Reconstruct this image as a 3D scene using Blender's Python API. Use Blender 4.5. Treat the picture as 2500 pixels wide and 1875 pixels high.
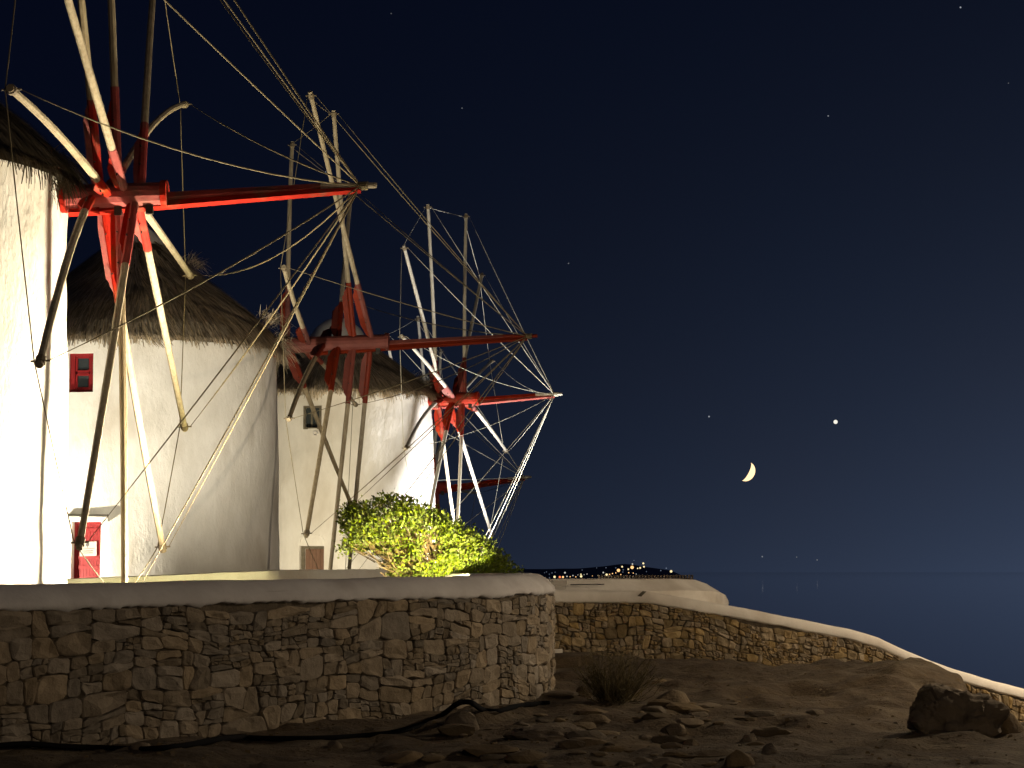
import bpy, bmesh, math, random
from mathutils import Vector, Matrix, noise
random.seed(7)
R = math.radians
sc = bpy.context.scene
COL = sc.collection
for o in list(bpy.data.objects):
    bpy.data.objects.remove(o, do_unlink=True)

# ------------------------------------------------------------------ camera
F_PX, W_PX, H_PX, HORIZON = 5397.0, 2500.0, 1875.0, 1395.0
PITCH = math.atan2(HORIZON - H_PX / 2, F_PX)
cam_data = bpy.data.cameras.new('camera')
cam_data.sensor_width = 36.0
cam_data.lens = 36.0 * F_PX / W_PX
cam_data.clip_start = 0.1
cam_data.clip_end = 90000.0
cam = bpy.data.objects.new('camera', cam_data)
COL.objects.link(cam)
cam.location = (0, 0, 0)
cam.rotation_euler = (math.pi / 2 + PITCH, 0, 0)
sc.camera = cam

# ------------------------------------------------------------------ night sky
world = bpy.data.worlds.new('World')
sc.world = world
world.use_nodes = True
wt = world.node_tree
wt.nodes.clear()
def wnode(t, **kw):
    n = wt.nodes.new(t)
    for k, v in kw.items():
        setattr(n, k, v)
    return n
def wmath(op, a, b=None):
    n = wnode('ShaderNodeMath', operation=op)
    for i, v in enumerate((a, b)):
        if v is None:
            continue
        if isinstance(v, (int, float)):
            n.inputs[i].default_value = v
        else:
            wt.links.new(v, n.inputs[i])
    return n.outputs[0]
w_tc = wnode('ShaderNodeTexCoord')
w_sep = wnode('ShaderNodeSeparateXYZ')
wt.links.new(w_tc.outputs['Generated'], w_sep.inputs[0])
w_el = wmath('MAXIMUM', w_sep.outputs['Z'], 0.0)
w_fall = wmath('EXPONENT', wmath('MULTIPLY', w_el, -8.6))            # after-glow hugs the horizon
w_az = wmath('ADD', wmath('MULTIPLY', w_sep.outputs['X'], 0.72), wmath('MULTIPLY', w_sep.outputs['Y'], 0.69))
w_azf = wmath('POWER', wmath('MAXIMUM', wmath('MULTIPLY', wmath('ADD', w_az, 1.0), 0.5), 0.0), 12.0)   # brighter where the sun went down
w_noise = wnode('ShaderNodeTexNoise')
w_noise.inputs['Scale'].default_value = 7.0
w_noise.inputs['Detail'].default_value = 3.0
wt.links.new(w_tc.outputs['Generated'], w_noise.inputs['Vector'])
w_ramp = wnode('ShaderNodeMixRGB')
w_ramp.inputs[1].default_value = (0.043, 0.069, 0.126, 1)
w_ramp.inputs[2].default_value = (0.060, 0.069, 0.100, 1)
wt.links.new(wmath('MULTIPLY', w_noise.outputs[0], 0.7), w_ramp.inputs[0])
w_mul = wnode('ShaderNodeVectorMath', operation='SCALE')
wt.links.new(w_ramp.outputs[0], w_mul.inputs[0])
wt.links.new(wmath('MULTIPLY', w_fall, w_azf), w_mul.inputs['Scale'])
w_add = wnode('ShaderNodeVectorMath', operation='ADD')
wt.links.new(w_mul.outputs[0], w_add.inputs[0])
w_add.inputs[1].default_value = (0.00062, 0.00120, 0.0044)
w_bg = wnode('ShaderNodeBackground')
wt.links.new(w_add.outputs[0], w_bg.inputs[0])
w_bg.inputs[1].default_value = 1.85
w_out = wnode('ShaderNodeOutputWorld')
wt.links.new(w_bg.outputs[0], w_out.inputs[0])

# last trace of daylight: the one sun lamp, as weak as the night asks for
MOON_DIR = Vector(((1822 - W_PX / 2) / F_PX, 1.0, (HORIZON - 1152) / F_PX)).normalized()
sun_d = bpy.data.lights.new('night_light', 'SUN')
sun_d.energy = 0.002
sun_d.angle = R(12)
sun_d.color = (0.9, 0.92, 1.0)
sun = bpy.data.objects.new('night_light', sun_d)
COL.objects.link(sun)
sun.rotation_euler = (R(38), 0, R(20))
sun.location = (0, 0, 40)

vs = sc.view_settings
vs.view_transform = 'Standard'
vs.look = 'None'
vs.exposure = 0.0
vs.gamma = 1.0
vs.use_curve_mapping = False
sc.render.engine = 'CYCLES'
sc.cycles.use_denoising = True
sc.cycles.max_bounces = 6
sc.cycles.sample_clamp_indirect = 6.0

# ------------------------------------------------------------------ helpers
FW = Vector((0, math.cos(PITCH), math.sin(PITCH)))
UP = Vector((0, -math.sin(PITCH), math.cos(PITCH)))
RT = Vector((1, 0, 0))
def ray(px, py):
    return FW + RT * ((px - W_PX / 2) / F_PX) + UP * ((H_PX / 2 - py) / F_PX)
def at(px, py, y):
    """point of the place seen at a photo pixel, y metres ahead"""
    d = ray(px, py)
    return d * (y / d.y)
def zat(px, py, y):
    return at(px, py, y).z
def X(px, y):
    return at(px, HORIZON, y).x

def mesh_obj(name, verts, faces, mat=None, parent=None, smooth=False):
    me = bpy.data.meshes.new(name)
    me.from_pydata([tuple(v) for v in verts], [], faces)
    me.update()
    if smooth:
        me.shade_smooth()
    o = bpy.data.objects.new(name, me)
    COL.objects.link(o)
    if mat:
        me.materials.append(mat)
    if parent:
        o.parent = parent
    return o
def empty(name, loc=(0, 0, 0)):
    o = bpy.data.objects.new(name, None)
    COL.objects.link(o)
    o.location = loc
    o.empty_display_size = 0.2
    return o
def keep(o, parent):
    """parent a part built in world coordinates to a thing whose Empty sits at its base"""
    o.parent = parent
    o.matrix_parent_inverse = Matrix.Translation(-Vector(parent.location)) if parent.type == 'EMPTY' else Matrix.Identity(4)
    return o
def tag(o, label=None, cat=None, group=None, kind=None):
    if label: o['label'] = label
    if cat: o['category'] = cat
    if group: o['group'] = group
    if kind: o['kind'] = kind
    return o

class MB:
    def __init__(self):
        self.v, self.f = [], []
    def add(self, vs_, fs_):
        n = len(self.v)
        self.v += [Vector(p) for p in vs_]
        self.f += [tuple(i + n for i in f) for f in fs_]
    def box(self, c, sx, sy, sz, m=None):
        ps = [Vector((x * sx / 2, y * sy / 2, z * sz / 2)) for x in (-1, 1) for y in (-1, 1) for z in (-1, 1)]
        if m: ps = [m @ p for p in ps]
        self.add([Vector(c) + p for p in ps], [(0, 1, 3, 2), (4, 6, 7, 5), (0, 4, 5, 1), (2, 3, 7, 6), (0, 2, 6, 4), (1, 5, 7, 3)])
    def tube(self, pts, rads, n=8, cap=True, square=False):
        pts = [Vector(p) for p in pts]
        if isinstance(rads, (int, float)): rads = [rads] * len(pts)
        base = len(self.v)
        prev = None
        for i, p in enumerate(pts):
            t = (pts[min(i + 1, len(pts) - 1)] - pts[max(i - 1, 0)]).normalized()
            if prev is None:
                ref = Vector((0, 0, 1)) if abs(t.z) < 0.9 else Vector((0, 1, 0))
                s = t.cross(ref).normalized()
            else:
                s = (prev - t * prev.dot(t)).normalized()
            prev = s
            b = t.cross(s)
            for k in range(n):
                a = 2 * math.pi * (k + 0.5) / n
                rr = rads[i]
                self.v.append(p + (s * math.cos(a) + b * math.sin(a)) * rr)
        for i in range(len(pts) - 1):
            for k in range(n):
                a, b2 = base + i * n + k, base + i * n + (k + 1) % n
                self.f.append((a, b2, b2 + n, a + n))
        if cap:
            self.f.append(tuple(base + k for k in reversed(range(n))))
            self.f.append(tuple(base + (len(pts) - 1) * n + k for k in range(n)))
    def prism(self, poly, off):
        """flat polygon (list of Vectors) thickened by the vector off"""
        n = len(poly)
        self.add(list(poly) + [p + off for p in poly],
                 [tuple(reversed(range(n))), tuple(range(n, 2 * n))] + [(k, (k + 1) % n, (k + 1) % n + n, k + n) for k in range(n)])
    def build(self, name, mat=None, parent=None, smooth=False):
        return mesh_obj(name, self.v, self.f, mat, parent, smooth)

def nz(p, s=1.0, o=0.0):
    return noise.noise(Vector(p) * s + Vector((o, o * 0.7, -o)))

# ------------------------------------------------------------------ materials
def material(name, c1, c2=None, scale=6.0, rough=0.85, bump=0.0, bscale=None, metal=0.0, spec=0.3,
             island=0.0, rand=0.0, stretch=None, detail=6.0, c3=None, s3=1.0, trans=0.0):
    m = bpy.data.materials.new(name)
    m.use_nodes = True
    nt = m.node_tree
    L = nt.links
    b = nt.nodes['Principled BSDF']
    b.inputs['Roughness'].default_value = rough
    b.inputs['Metallic'].default_value = metal
    b.inputs['Specular IOR Level'].default_value = spec
    tc = nt.nodes.new('ShaderNodeTexCoord')
    vec = tc.outputs['Object']
    if stretch:
        mp = nt.nodes.new('ShaderNodeMapping')
        mp.inputs['Scale'].default_value = stretch
        L.new(vec, mp.inputs[0])
        vec = mp.outputs[0]
    col = None
    if c2:
        n = nt.nodes.new('ShaderNodeTexNoise')
        n.inputs['Scale'].default_value = scale
        n.inputs['Detail'].default_value = detail
        n.inputs['Roughness'].default_value = 0.62
        L.new(vec, n.inputs['Vector'])
        rp = nt.nodes.new('ShaderNodeValToRGB')
        rp.color_ramp.elements[0].position = 0.34
        rp.color_ramp.elements[1].position = 0.68
        rp.color_ramp.elements[0].color = (*c1, 1)
        rp.color_ramp.elements[1].color = (*c2, 1)
        L.new(n.outputs[0], rp.inputs[0])
        col = rp.outputs[0]
        if c3:
            n3 = nt.nodes.new('ShaderNodeTexNoise')
            n3.inputs['Scale'].default_value = s3
            n3.inputs['Detail'].default_value = 4
            L.new(vec, n3.inputs['Vector'])
            r3 = nt.nodes.new('ShaderNodeValToRGB')
            r3.color_ramp.elements[0].position = 0.52
            r3.color_ramp.elements[1].position = 0.72
            L.new(n3.outputs[0], r3.inputs[0])
            mx = nt.nodes.new('ShaderNodeMixRGB')
            mx.inputs[2].default_value = (*c3, 1)
            L.new(r3.outputs[0], mx.inputs[0])
            L.new(col, mx.inputs[1])
            col = mx.outputs[0]
    else:
        rgb = nt.nodes.new('ShaderNodeRGB')
        rgb.outputs[0].default_value = (*c1, 1)
        col = rgb.outputs[0]
    if island or rand:
        hsv = nt.nodes.new('ShaderNodeHueSaturation')
        src = nt.nodes.new('ShaderNodeNewGeometry').outputs['Random Per Island'] if island else nt.nodes.new('ShaderNodeObjectInfo').outputs['Random']
        amp = island or rand
        mr = nt.nodes.new('ShaderNodeMapRange')
        mr.inputs['To Min'].default_value = 1 - amp
        mr.inputs['To Max'].default_value = 1 + amp
        L.new(src, mr.inputs['Value'])
        L.new(mr.outputs[0], hsv.inputs['Value'])
        mr2 = nt.nodes.new('ShaderNodeMapRange')
        mr2.inputs['To Min'].default_value = 1.2
        mr2.inputs['To Max'].default_value = 0.75
        sn = nt.nodes.new('ShaderNodeMath'); sn.operation = 'FRACT'
        ml = nt.nodes.new('ShaderNodeMath'); ml.operation = 'MULTIPLY'; ml.inputs[1].default_value = 7.31
        L.new(src, ml.inputs[0]); L.new(ml.outputs[0], sn.inputs[0]); L.new(sn.outputs[0], mr2.inputs['Value'])
        L.new(mr2.outputs[0], hsv.inputs['Saturation'])
        L.new(col, hsv.inputs['Color'])
        col = hsv.outputs[0]
    L.new(col, b.inputs['Base Color'])
    if bump:
        nb = nt.nodes.new('ShaderNodeTexNoise')
        nb.inputs['Scale'].default_value = bscale or scale * 3
        nb.inputs['Detail'].default_value = 8
        nb.inputs['Roughness'].default_value = 0.65
        L.new(vec, nb.inputs['Vector'])
        bp = nt.nodes.new('ShaderNodeBump')
        bp.inputs['Strength'].default_value = 1.0
        bp.inputs['Distance'].default_value = bump
        L.new(nb.outputs[0], bp.inputs['Height'])
        L.new(bp.outputs[0], b.inputs['Normal'])
    if trans:
        tr = nt.nodes.new('ShaderNodeBsdfTranslucent')
        L.new(col, tr.inputs[0])
        ms = nt.nodes.new('ShaderNodeMixShader')
        ms.inputs[0].default_value = trans
        L.new(b.outputs[0], ms.inputs[1]); L.new(tr.outputs[0], ms.inputs[2])
        L.new(ms.outputs[0], nt.nodes['Material Output'].inputs[0])
    return m
def emitter(name, color, strength):
    m = bpy.data.materials.new(name)
    m.use_nodes = True
    nt = m.node_tree
    b = nt.nodes['Principled BSDF']
    b.inputs['Base Color'].default_value = (0.02, 0.02, 0.02, 1)
    b.inputs['Emission Color'].default_value = (*color, 1)
    b.inputs['Emission Strength'].default_value = strength
    return m

M = {}
M['plaster'] = material('whitewash', (0.70, 0.675, 0.62), (0.84, 0.82, 0.775), 1.5, 0.9, 0.04, 3.2, c3=(0.58, 0.54, 0.47), s3=0.9, stretch=(1, 1, 0.55))
M['coping'] = material('cement_coping', (0.54, 0.51, 0.50), (0.65, 0.625, 0.61), 2.5, 0.92, 0.006, 22.0, c3=(0.47, 0.435, 0.415), s3=1.6)
M['coping_pale'] = material('pale_coping', (0.70, 0.64, 0.56), (0.80, 0.74, 0.66), 3.0, 0.92, 0.006, 20.0, c3=(0.60, 0.53, 0.45), s3=1.3)
M['stone'] = material('wall_stone', (0.22, 0.175, 0.122), (0.33, 0.268, 0.195), 7.0, 0.93, 0.022, 14.0, rand=0.24)
M['stone2'] = material('ochre_wall_stone', (0.23, 0.165, 0.085), (0.36, 0.27, 0.15), 6.0, 0.93, 0.016, 14.0, rand=0.38)
M['stone_bits'] = material('rubble_chips', (0.15, 0.12, 0.085), (0.25, 0.205, 0.15), 7.0, 0.93, 0.012, 18.0, island=0.3)
M['stone2_bits'] = material('ochre_rubble_chips', (0.21, 0.15, 0.08), (0.33, 0.245, 0.14), 7.0, 0.93, 0.012, 18.0, island=0.35)
M['mortar'] = material('earth_mortar', (0.095, 0.075, 0.052), (0.16, 0.128, 0.09), 9.0, 0.97, 0.02, 26.0)
M['dirt'] = material('dry_earth', (0.060, 0.040, 0.022), (0.118, 0.083, 0.047), 2.2, 0.97, 0.09, 6.0, c3=(0.155, 0.118, 0.074), s3=1.3)
M['rock'] = material('ground_rock', (0.14, 0.103, 0.063), (0.23, 0.172, 0.108), 2.6, 0.95, 0.05, 6.0, rand=0.15, c3=(0.10, 0.074, 0.046), s3=3.0)
M['rubble'] = material('buried_rubble', (0.11, 0.08, 0.048), (0.21, 0.16, 0.10), 3.0, 0.95, 0.02, 14.0, island=0.28)
M['chips'] = material('ground_chips', (0.13, 0.095, 0.058), (0.22, 0.165, 0.10), 5.0, 0.95, island=0.3)
M['terrace'] = material('terrace_cement', (0.34, 0.30, 0.24), (0.42, 0.38, 0.30), 1.5, 0.95, 0.02, 9.0)
M['wood'] = material('weathered_pole', (0.30, 0.24, 0.155), (0.46, 0.39, 0.27), 3.0, 0.8, 0.006, 26.0, rand=0.12, stretch=(6, 6, 1.0))
M['wood_pale'] = material('pale_weathered_pole', (0.50, 0.45, 0.36), (0.68, 0.63, 0.53), 3.0, 0.8, 0.006, 26.0, rand=0.1, stretch=(6, 6, 1.0))
M['red'] = material('red_paint', (0.27, 0.012, 0.007), (0.38, 0.024, 0.013), 5.0, 0.82, 0.010, 22.0, c3=(0.19, 0.07, 0.045), s3=3.2, rand=0.18, spec=0.15)
M['red3'] = material('faded_red_paint', (0.20, 0.022, 0.014), (0.28, 0.036, 0.022), 5.0, 0.8, 0.006, 24.0, c3=(0.19, 0.07, 0.045), s3=5.0, rand=0.15, spec=0.15)
M['red2'] = material('brick_red_paint', (0.145, 0.020, 0.009), (0.20, 0.029, 0.013), 5.0, 0.65, 0.004, 30.0, rand=0.1)
M['door_red'] = material('door_red_paint', (0.17, 0.007, 0.009), (0.25, 0.014, 0.017), 4.0, 0.55, 0.003, 40.0, stretch=(8, 8, 1))
M['door_brown'] = material('brown_door_wood', (0.13, 0.070, 0.045), (0.20, 0.115, 0.078), 5.0, 0.8, 0.004, 30.0, stretch=(8, 8, 1))
M['frame_dark'] = material('dark_timber_frame', (0.10, 0.085, 0.060), (0.17, 0.15, 0.11), 6.0, 0.85)
M['glass'] = material('window_glass', (0.035, 0.042, 0.045), None, rough=0.12, spec=0.6)
M['dark'] = material('dark_iron', (0.035, 0.030, 0.026), None, rough=0.6, metal=0.3)
M['ring'] = material('worn_tip_ring', (0.17, 0.135, 0.09), (0.26, 0.21, 0.14), 5.0, 0.8)
M['rubber'] = material('black_hose_rubber', (0.005, 0.005, 0.006), None, rough=0.95, spec=0.05)
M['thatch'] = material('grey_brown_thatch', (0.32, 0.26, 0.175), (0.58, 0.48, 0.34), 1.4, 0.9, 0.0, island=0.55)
M['thatch_dimmed'] = material('dimmed_thatch', (0.075, 0.060, 0.038), (0.15, 0.12, 0.078), 1.4, 0.9, 0.0, island=0.5)  # thatch colour darkened in place of weaker floodlight on the nearest roof
M['thatch_under'] = material('thatch_under_layer', (0.11, 0.086, 0.057), (0.19, 0.15, 0.10), 5.0, 0.95, 0.03, 20.0)  # dense layer under the reed strands
M['cap'] = material('cap_white', (0.66, 0.64, 0.60), (0.76, 0.74, 0.70), 3.0, 0.8, 0.006, 12.0)
M['rope'] = material('hemp_rope', (0.17, 0.138, 0.080), (0.24, 0.198, 0.118), 3.0, 0.9)
M['rope_pale'] = material('pale_rope', (0.55, 0.52, 0.42), (0.64, 0.61, 0.50), 3.0, 0.9)
M['leaf'] = material('shrub_leaf', (0.10, 0.145, 0.014), (0.19, 0.235, 0.030), 5.0, 0.5, 0.0, island=0.4, trans=0.35)
M['twig'] = material('shrub_twig', (0.10, 0.068, 0.038), (0.17, 0.115, 0.066), 9.0, 0.9, island=0.3)
M['dry'] = material('dry_scrub', (0.085, 0.068, 0.030), (0.15, 0.115, 0.055), 5.0, 0.9, island=0.4)
M['sign'] = material('sign_white', (0.42, 0.39, 0.35), None, rough=0.7)
M['ink'] = material('sign_ink', (0.10, 0.09, 0.09), None, rough=0.6)
M['metal'] = material('lamp_housing', (0.10, 0.10, 0.105), None, rough=0.5, metal=0.6)
M['headland'] = material('night_headland', (0.30, 0.30, 0.33), (0.36, 0.35, 0.36), 0.01, 1.0)
M['lens_warm'] = emitter('lit_lamp_warm', (1.0, 0.80, 0.38), 30.0)
M['lens_white'] = emitter('lit_lamp_white', (1.0, 0.96, 0.86), 30.0)

# ------------------------------------------------------------------ floodlight fixtures, real and added
def floodlight(pos, target, watt, color, cone, label, size=0.10, blend=0.6, lens='lens_warm', housing=1.0):
    """ground floodlight: housing, bracket, lens and the lamp's own light"""
    pos, target = Vector(pos), Vector(target)
    t = empty('floodlight', (pos.x, pos.y, pos.z - 0.22 * housing))
    tag(t, label, 'floodlight')
    q = (target - pos).to_track_quat('-Z', 'Y').to_matrix()
    h = MB()
    s = housing
    ring = [(-.16, -.12), (.16, -.12), (.16, .12), (-.16, .12)]
    pr = [(1.0, 0.0), (1.06, -0.02), (1.0, 0.05), (0.62, 0.14), (0.35, 0.17)]
    vv, ff = [], []
    for sc_, zz in pr:
        vv += [pos + q @ Vector((x * sc_ * s, y * sc_ * s, zz * s + 0.01)) for x, y in ring]
    for i in range(len(pr) - 1):
        for k in range(4):
            a, b2 = i * 4 + k, i * 4 + (k + 1) % 4
            ff.append((a, b2, b2 + 4, a + 4))
    ff.append(tuple(range((len(pr) - 1) * 4, len(pr) * 4)))
    h.add(vv, ff)
    keep(h.build('housing', M['metal']), t)
    for sx in (-1, 1):
        br = MB()
        e = pos + q @ Vector((sx * 0.19 * s, 0, 0.06 * s))
        br.tube([e, (e.x, e.y, pos.z - 0.21 * s)], 0.012 * s, 5)
        keep(br.build('bracket', M['metal']), t)
    br = MB()
    br.box((pos.x, pos.y, pos.z - 0.22 * s), 0.42 * s, 0.10 * s, 0.03 * s)
    keep(br.build('foot_plate', M['metal']), t)
    ln = MB()
    ln.add([pos + q @ Vector((x * 0.92 * s, y * 0.92 * s, 0.012)) for x, y in ring], [(0, 3, 2, 1)])
    keep(ln.build('lens', M[lens]), t)
    ld = bpy.data.lights.new('flood_light', 'SPOT')
    ld.energy = watt
    ld.color = color
    ld.spot_size = R(cone)
    ld.spot_blend = blend
    ld.shadow_soft_size = size
    lo = bpy.data.objects.new('flood_light', ld)
    COL.objects.link(lo)
    lo.location = pos + (target - pos).normalized() * 0.04
    lo.rotation_euler = (target - pos).to_track_quat('-Z', 'Y').to_euler()
    keep(lo, t)
    return t

# ------------------------------------------------------------------ sea and far shore
SEA = -15.0
m = bpy.data.materials.new('night_sea')
m.use_nodes = True
nt = m.node_tree
b = nt.nodes['Principled BSDF']
b.inputs['Base Color'].default_value = (0.97, 0.98, 1.0, 1)
b.inputs['Roughness'].default_value = 0.026
b.inputs['Metallic'].default_value = 1.0
tc = nt.nodes.new('ShaderNodeTexCoord')
mp = nt.nodes.new('ShaderNodeMapping'); mp.inputs['Scale'].default_value = (0.25, 0.5, 1)
nn = nt.nodes.new('ShaderNodeTexNoise'); nn.inputs['Scale'].default_value = 1.0; nn.inputs['Detail'].default_value = 5
bp = nt.nodes.new('ShaderNodeBump'); bp.inputs['Distance'].default_value = 0.0003
nt.links.new(tc.outputs['Object'], mp.inputs[0]); nt.links.new(mp.outputs[0], nn.inputs['Vector'])
nt.links.new(nn.outputs[0], bp.inputs['Height']); nt.links.new(bp.outputs[0], b.inputs['Normal'])
M['sea'] = m
S_ = 42000
tag(mesh_obj('sea', [(-S_, -S_, SEA), (S_, -S_, SEA), (S_, S_, SEA), (-S_, S_, SEA)], [(0, 1, 2, 3)], M['sea']), kind='structure')

# headland across the bay
hb = MB()
HD = 2600.0
cols = []
for i in range(101):
    px = 460 + i * 13.5
    t_ = (px - 1000) / 810.0
    top = 1396 - 15 * math.exp(-((px - 1530) / 85.0) ** 2) - 7 * math.exp(-((px - 1340) / 200.0) ** 2) + 2.2 * nz((px * 0.02, 0, 0))
    top = min(top, 1393.5) if px < 1640 else min(1396, 1393.5 + (px - 1640) * 0.05)
    cols.append((px, top))
vv, ff = [], []
for px, top in cols:
    p = at(px, top, HD)
    k_ = min(1.0, (px - 460) / 500.0) if px < 1640 else max(0.0, 1 - (px - 1640) / 90.0)
    p.z = SEA - 2 + (p.z - SEA + 2) * k_
    vv += [(X(px, HD - 320), HD - 320, SEA - 2), (X(px, HD - 120), HD - 120, SEA - 2 + (p.z - SEA + 2) * 0.5), (p.x, HD, p.z), (X(px, HD + 300), HD + 300, SEA - 2)]
for i in range(len(cols) - 1):
    for k in range(3):
        a = i * 4 + k
        ff.append((a, a + 4, a + 5, a + 1))
tag(mesh_obj('headland', vv, ff, M['headland'], smooth=True), kind='structure')

# ------------------------------------------------------------------ ground
# near wall: plan path (x, y) of its outer face, with the height of its top
WDIR = Vector((4.82, 5.5)).normalized()
A0 = Vector((-4.63, 20.0))
def near_path():
    pts = [A0 - WDIR * 2.2]
    B_ = A0 + Vector((4.82, 5.5)) * 0.801
    n = 26
    for i in range(1, n + 1):
        pts.append(pts[0].lerp(B_, i / n))
    rr = 5.1
    h0 = math.atan2(WDIR.y, WDIR.x)
    c = B_ + Vector((-WDIR.y, WDIR.x)) * rr
    for i in range(1, 25):
        h = h0 + R(54) * i / 24
        pts.append(c + Vector((math.sin(h), -math.cos(h))) * rr)
    hd = Vector((math.cos(h), math.sin(h)))
    e = pts[-1].copy()
    for i in range(1, 9):
        pts.append(e + hd * (0.8 * i))
    return pts
class Path:
    def __init__(self, pts, tops):
        self.p = [Vector(q) for q in pts]
        self.s = [0.0]
        for a, b_ in zip(self.p, self.p[1:]):
            self.s.append(self.s[-1] + (b_ - a).length)
        self.len = self.s[-1]
        self.t = tops
    def seg(self, u):
        u = max(0.0, min(self.len - 1e-6, u))
        lo, hi = 0, len(self.s) - 2
        while lo < hi:
            mid = (lo + hi + 1) // 2
            if self.s[mid] <= u: lo = mid
            else: hi = mid - 1
        return lo, (u - self.s[lo]) / (self.s[lo + 1] - self.s[lo])
    def pos(self, u):
        i, f = self.seg(u)
        return self.p[i].lerp(self.p[i + 1], f)
    def nor(self, u):
        d = self.pos(u + 0.12) - self.pos(u - 0.12)
        d.normalize()
        return Vector((d.y, -d.x))            # outward, towards the viewer
    def top(self, u):
        i, f = self.seg(u)
        return self.t[i] * (1 - f) + self.t[i + 1] * f
    def at(self, u, z, d=0.0):
        q = self.pos(u) + self.nor(u) * d
        return Vector((q.x, q.y, z))
    def u_of_px(self, px):
        best, bu = 1e9, 0
        for k in range(400):
            u = self.len * k / 399
            q = self.pos(u)
            if self is NEAR and u > self.umax: break
            e = abs(W_PX / 2 + F_PX * q.x / q.y - px)
            if e < best: best, bu = e, u
        return bu
pts = near_path()
def near_top(q):
    return -0.135 + (q.y - 19.0) * 0.0135 if q.y < 27 else -0.027
NEAR = Path(pts, [near_top(q) for q in pts])
NEAR.umax = NEAR.s[26 + 21]

w2 = [(1230, 35.0, 1438), (1330, 35.6, 1439), (1450, 36.1, 1441), (1580, 36.5, 1443), (1700, 37.0, 1463), (1800, 37.5, 1481), (1900, 38.1, 1500), (2000, 38.7, 1520),
      (2080, 39.1, 1536), (2140, 39.5, 1555), (2200, 39.8, 1583), (2260, 40.1, 1609), (2330, 40.5, 1634), (2420, 41.0, 1661), (2500, 41.5, 1682), (2640, 42.6, 1725), (2800, 44, 1770)]
WALL2 = Path([(X(px, y), y) for px, y, py in w2], [zat(px, py, y) for px, y, py in w2])

def sstep(a, b_, x):
    t = max(0.0, min(1.0, (x - a) / (b_ - a)))
    return t * t * (3 - 2 * t)
def ground_h(x, y):
    # level in front, sinking to the right along the foot of the second wall
    base = -1.15 - 0.125 * max(-2.0, x) if x < 5.4 else -1.82 - 0.29 * (x - 5.4)
    base = max(base, -4.2)
    t = max(0.0, min(1.0, (y - 22) / 16.0))
    z = -1.62 * (1 - t) + base * t
    # rocky mound at the right, steep on its far side
    dx = (x - 5.25) / (1.75 if x < 5.25 else 0.80)
    d = math.hypot(dx, (y - 31.0) / 2.3)
    z += 0.30 * math.exp(-d * d)
    d = math.hypot((x - 5.35) / 0.75, (y - 29.0) / 1.5)
    z += 0.30 * math.exp(-d * d)
    d = math.hypot((x - 3.0) / 1.3, (y - 30.0) / 2.2)
    z += 0.10 * math.exp(-d * d)
    # earth heaped against the foot of the near wall
    z += 0.10 * nz((x, y, 0), 0.45, 3) + 0.06 * nz((x, y, 0), 1.4, 9) + 0.030 * nz((x, y * 0.7, 0), 3.6, 1) + 0.012 * nz((x, y, 0), 9.0, 1)
    z += 0.045 * sstep(0.05, 0.22, nz((x * 0.8, y * 0.45, 2), 1.0, 15)) + 0.035 * sstep(0.1, 0.2, nz((x * 1.3, y * 0.6, 2), 1.6, 25))
    ridged = 1 - abs(nz((x, y * 0.6, 0), 1.1, 5)) * 2
    z += 0.05 * max(0, ridged) * sstep(-1.0, 3.0, x)
    led = nz((x * 0.9, y * 0.5, 1), 1.15, 33)
    z += 0.05 * (sstep(-0.08, 0.05, led) + sstep(0.14, 0.26, led)) * sstep(3.0, 4.4, x) * sstep(6.2, 5.4, x) * sstep(25, 28, y) * (1 - sstep(33, 35, y))
    # the bank breaks off to the right, opening the view of the wall
    if y > 21:
        lim = -0.0700 * y - 0.03
        k = sstep(0.2005, 0.2140, x / y) * sstep(21.5, 25.5, y)
        z = z * (1 - k) + min(z, lim + 0.05 * nz((x, y, 0), 1.3, 3)) * k
    # the ground beyond the second wall drops to the shore
    z -= 11 * sstep(44, 75, y) + 2.5 * sstep(12, 30, x)
    z -= 6 * sstep(75, 110, y)
    return z
def grid(name, xs, ys, fn, mat, smooth=True):
    vv = [(x, y, fn(x, y)) for y in ys for x in xs]
    n = len(xs)
    ff = [(j * n + i, j * n + i + 1, (j + 1) * n + i + 1, (j + 1) * n + i) for j in range(len(ys) - 1) for i in range(n - 1)]
    return mesh_obj(name, vv, ff, mat, smooth=smooth)
xs = [-60, -40, -25, -15, -10] + [-8 + 0.11 * i for i in range(int(18 / 0.11))] + [10.5, 12, 14, 17, 21, 27, 35, 50, 70]
ys = [-30, -20, -10, -2, 4, 8, 11] + [12 + 0.13 * i for i in range(int(30 / 0.13))] + [43, 45, 48, 52, 57, 62, 68, 75, 85, 95, 110, 140]
g = grid('ground', xs, ys, ground_h, M['dirt'])
tag(g, kind='structure')

# mill terrace: a raised deck held up by the near wall
TZ = -0.95
edge = [NEAR.pos(NEAR.len * k / 60) + NEAR.nor(NEAR.len * k / 60) * -0.22 for k in range(61)]
last = edge[-1]
poly = [Vector((q.x, q.y, TZ)) for q in edge]
back = [(-0.9, 38.0), (-0.6, 42.0), (0.2, 55), (0.2, 64), (-0.5, 66), (-40, 66), (-40, 15.5), (-9, 15.5)]
poly += [Vector((x, y, TZ)) for x, y in back]
tb = MB()
tb.prism([p + Vector((0, 0, -14)) for p in poly], Vector((0, 0, 14)))
tag(tb.build('terrace', M['terrace']), kind='structure')
lower = [(-40, 66.02), (0.3, 66.02), (0.6, 80), (-3, 90), (-40, 90)]
tb = MB()
tb.prism([Vector((x, y, -14)) for x, y in lower], Vector((0, 0, 14 - 2.9)))
tag(tb.build('lower_terrace', M['terrace']), kind='structure')

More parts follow.
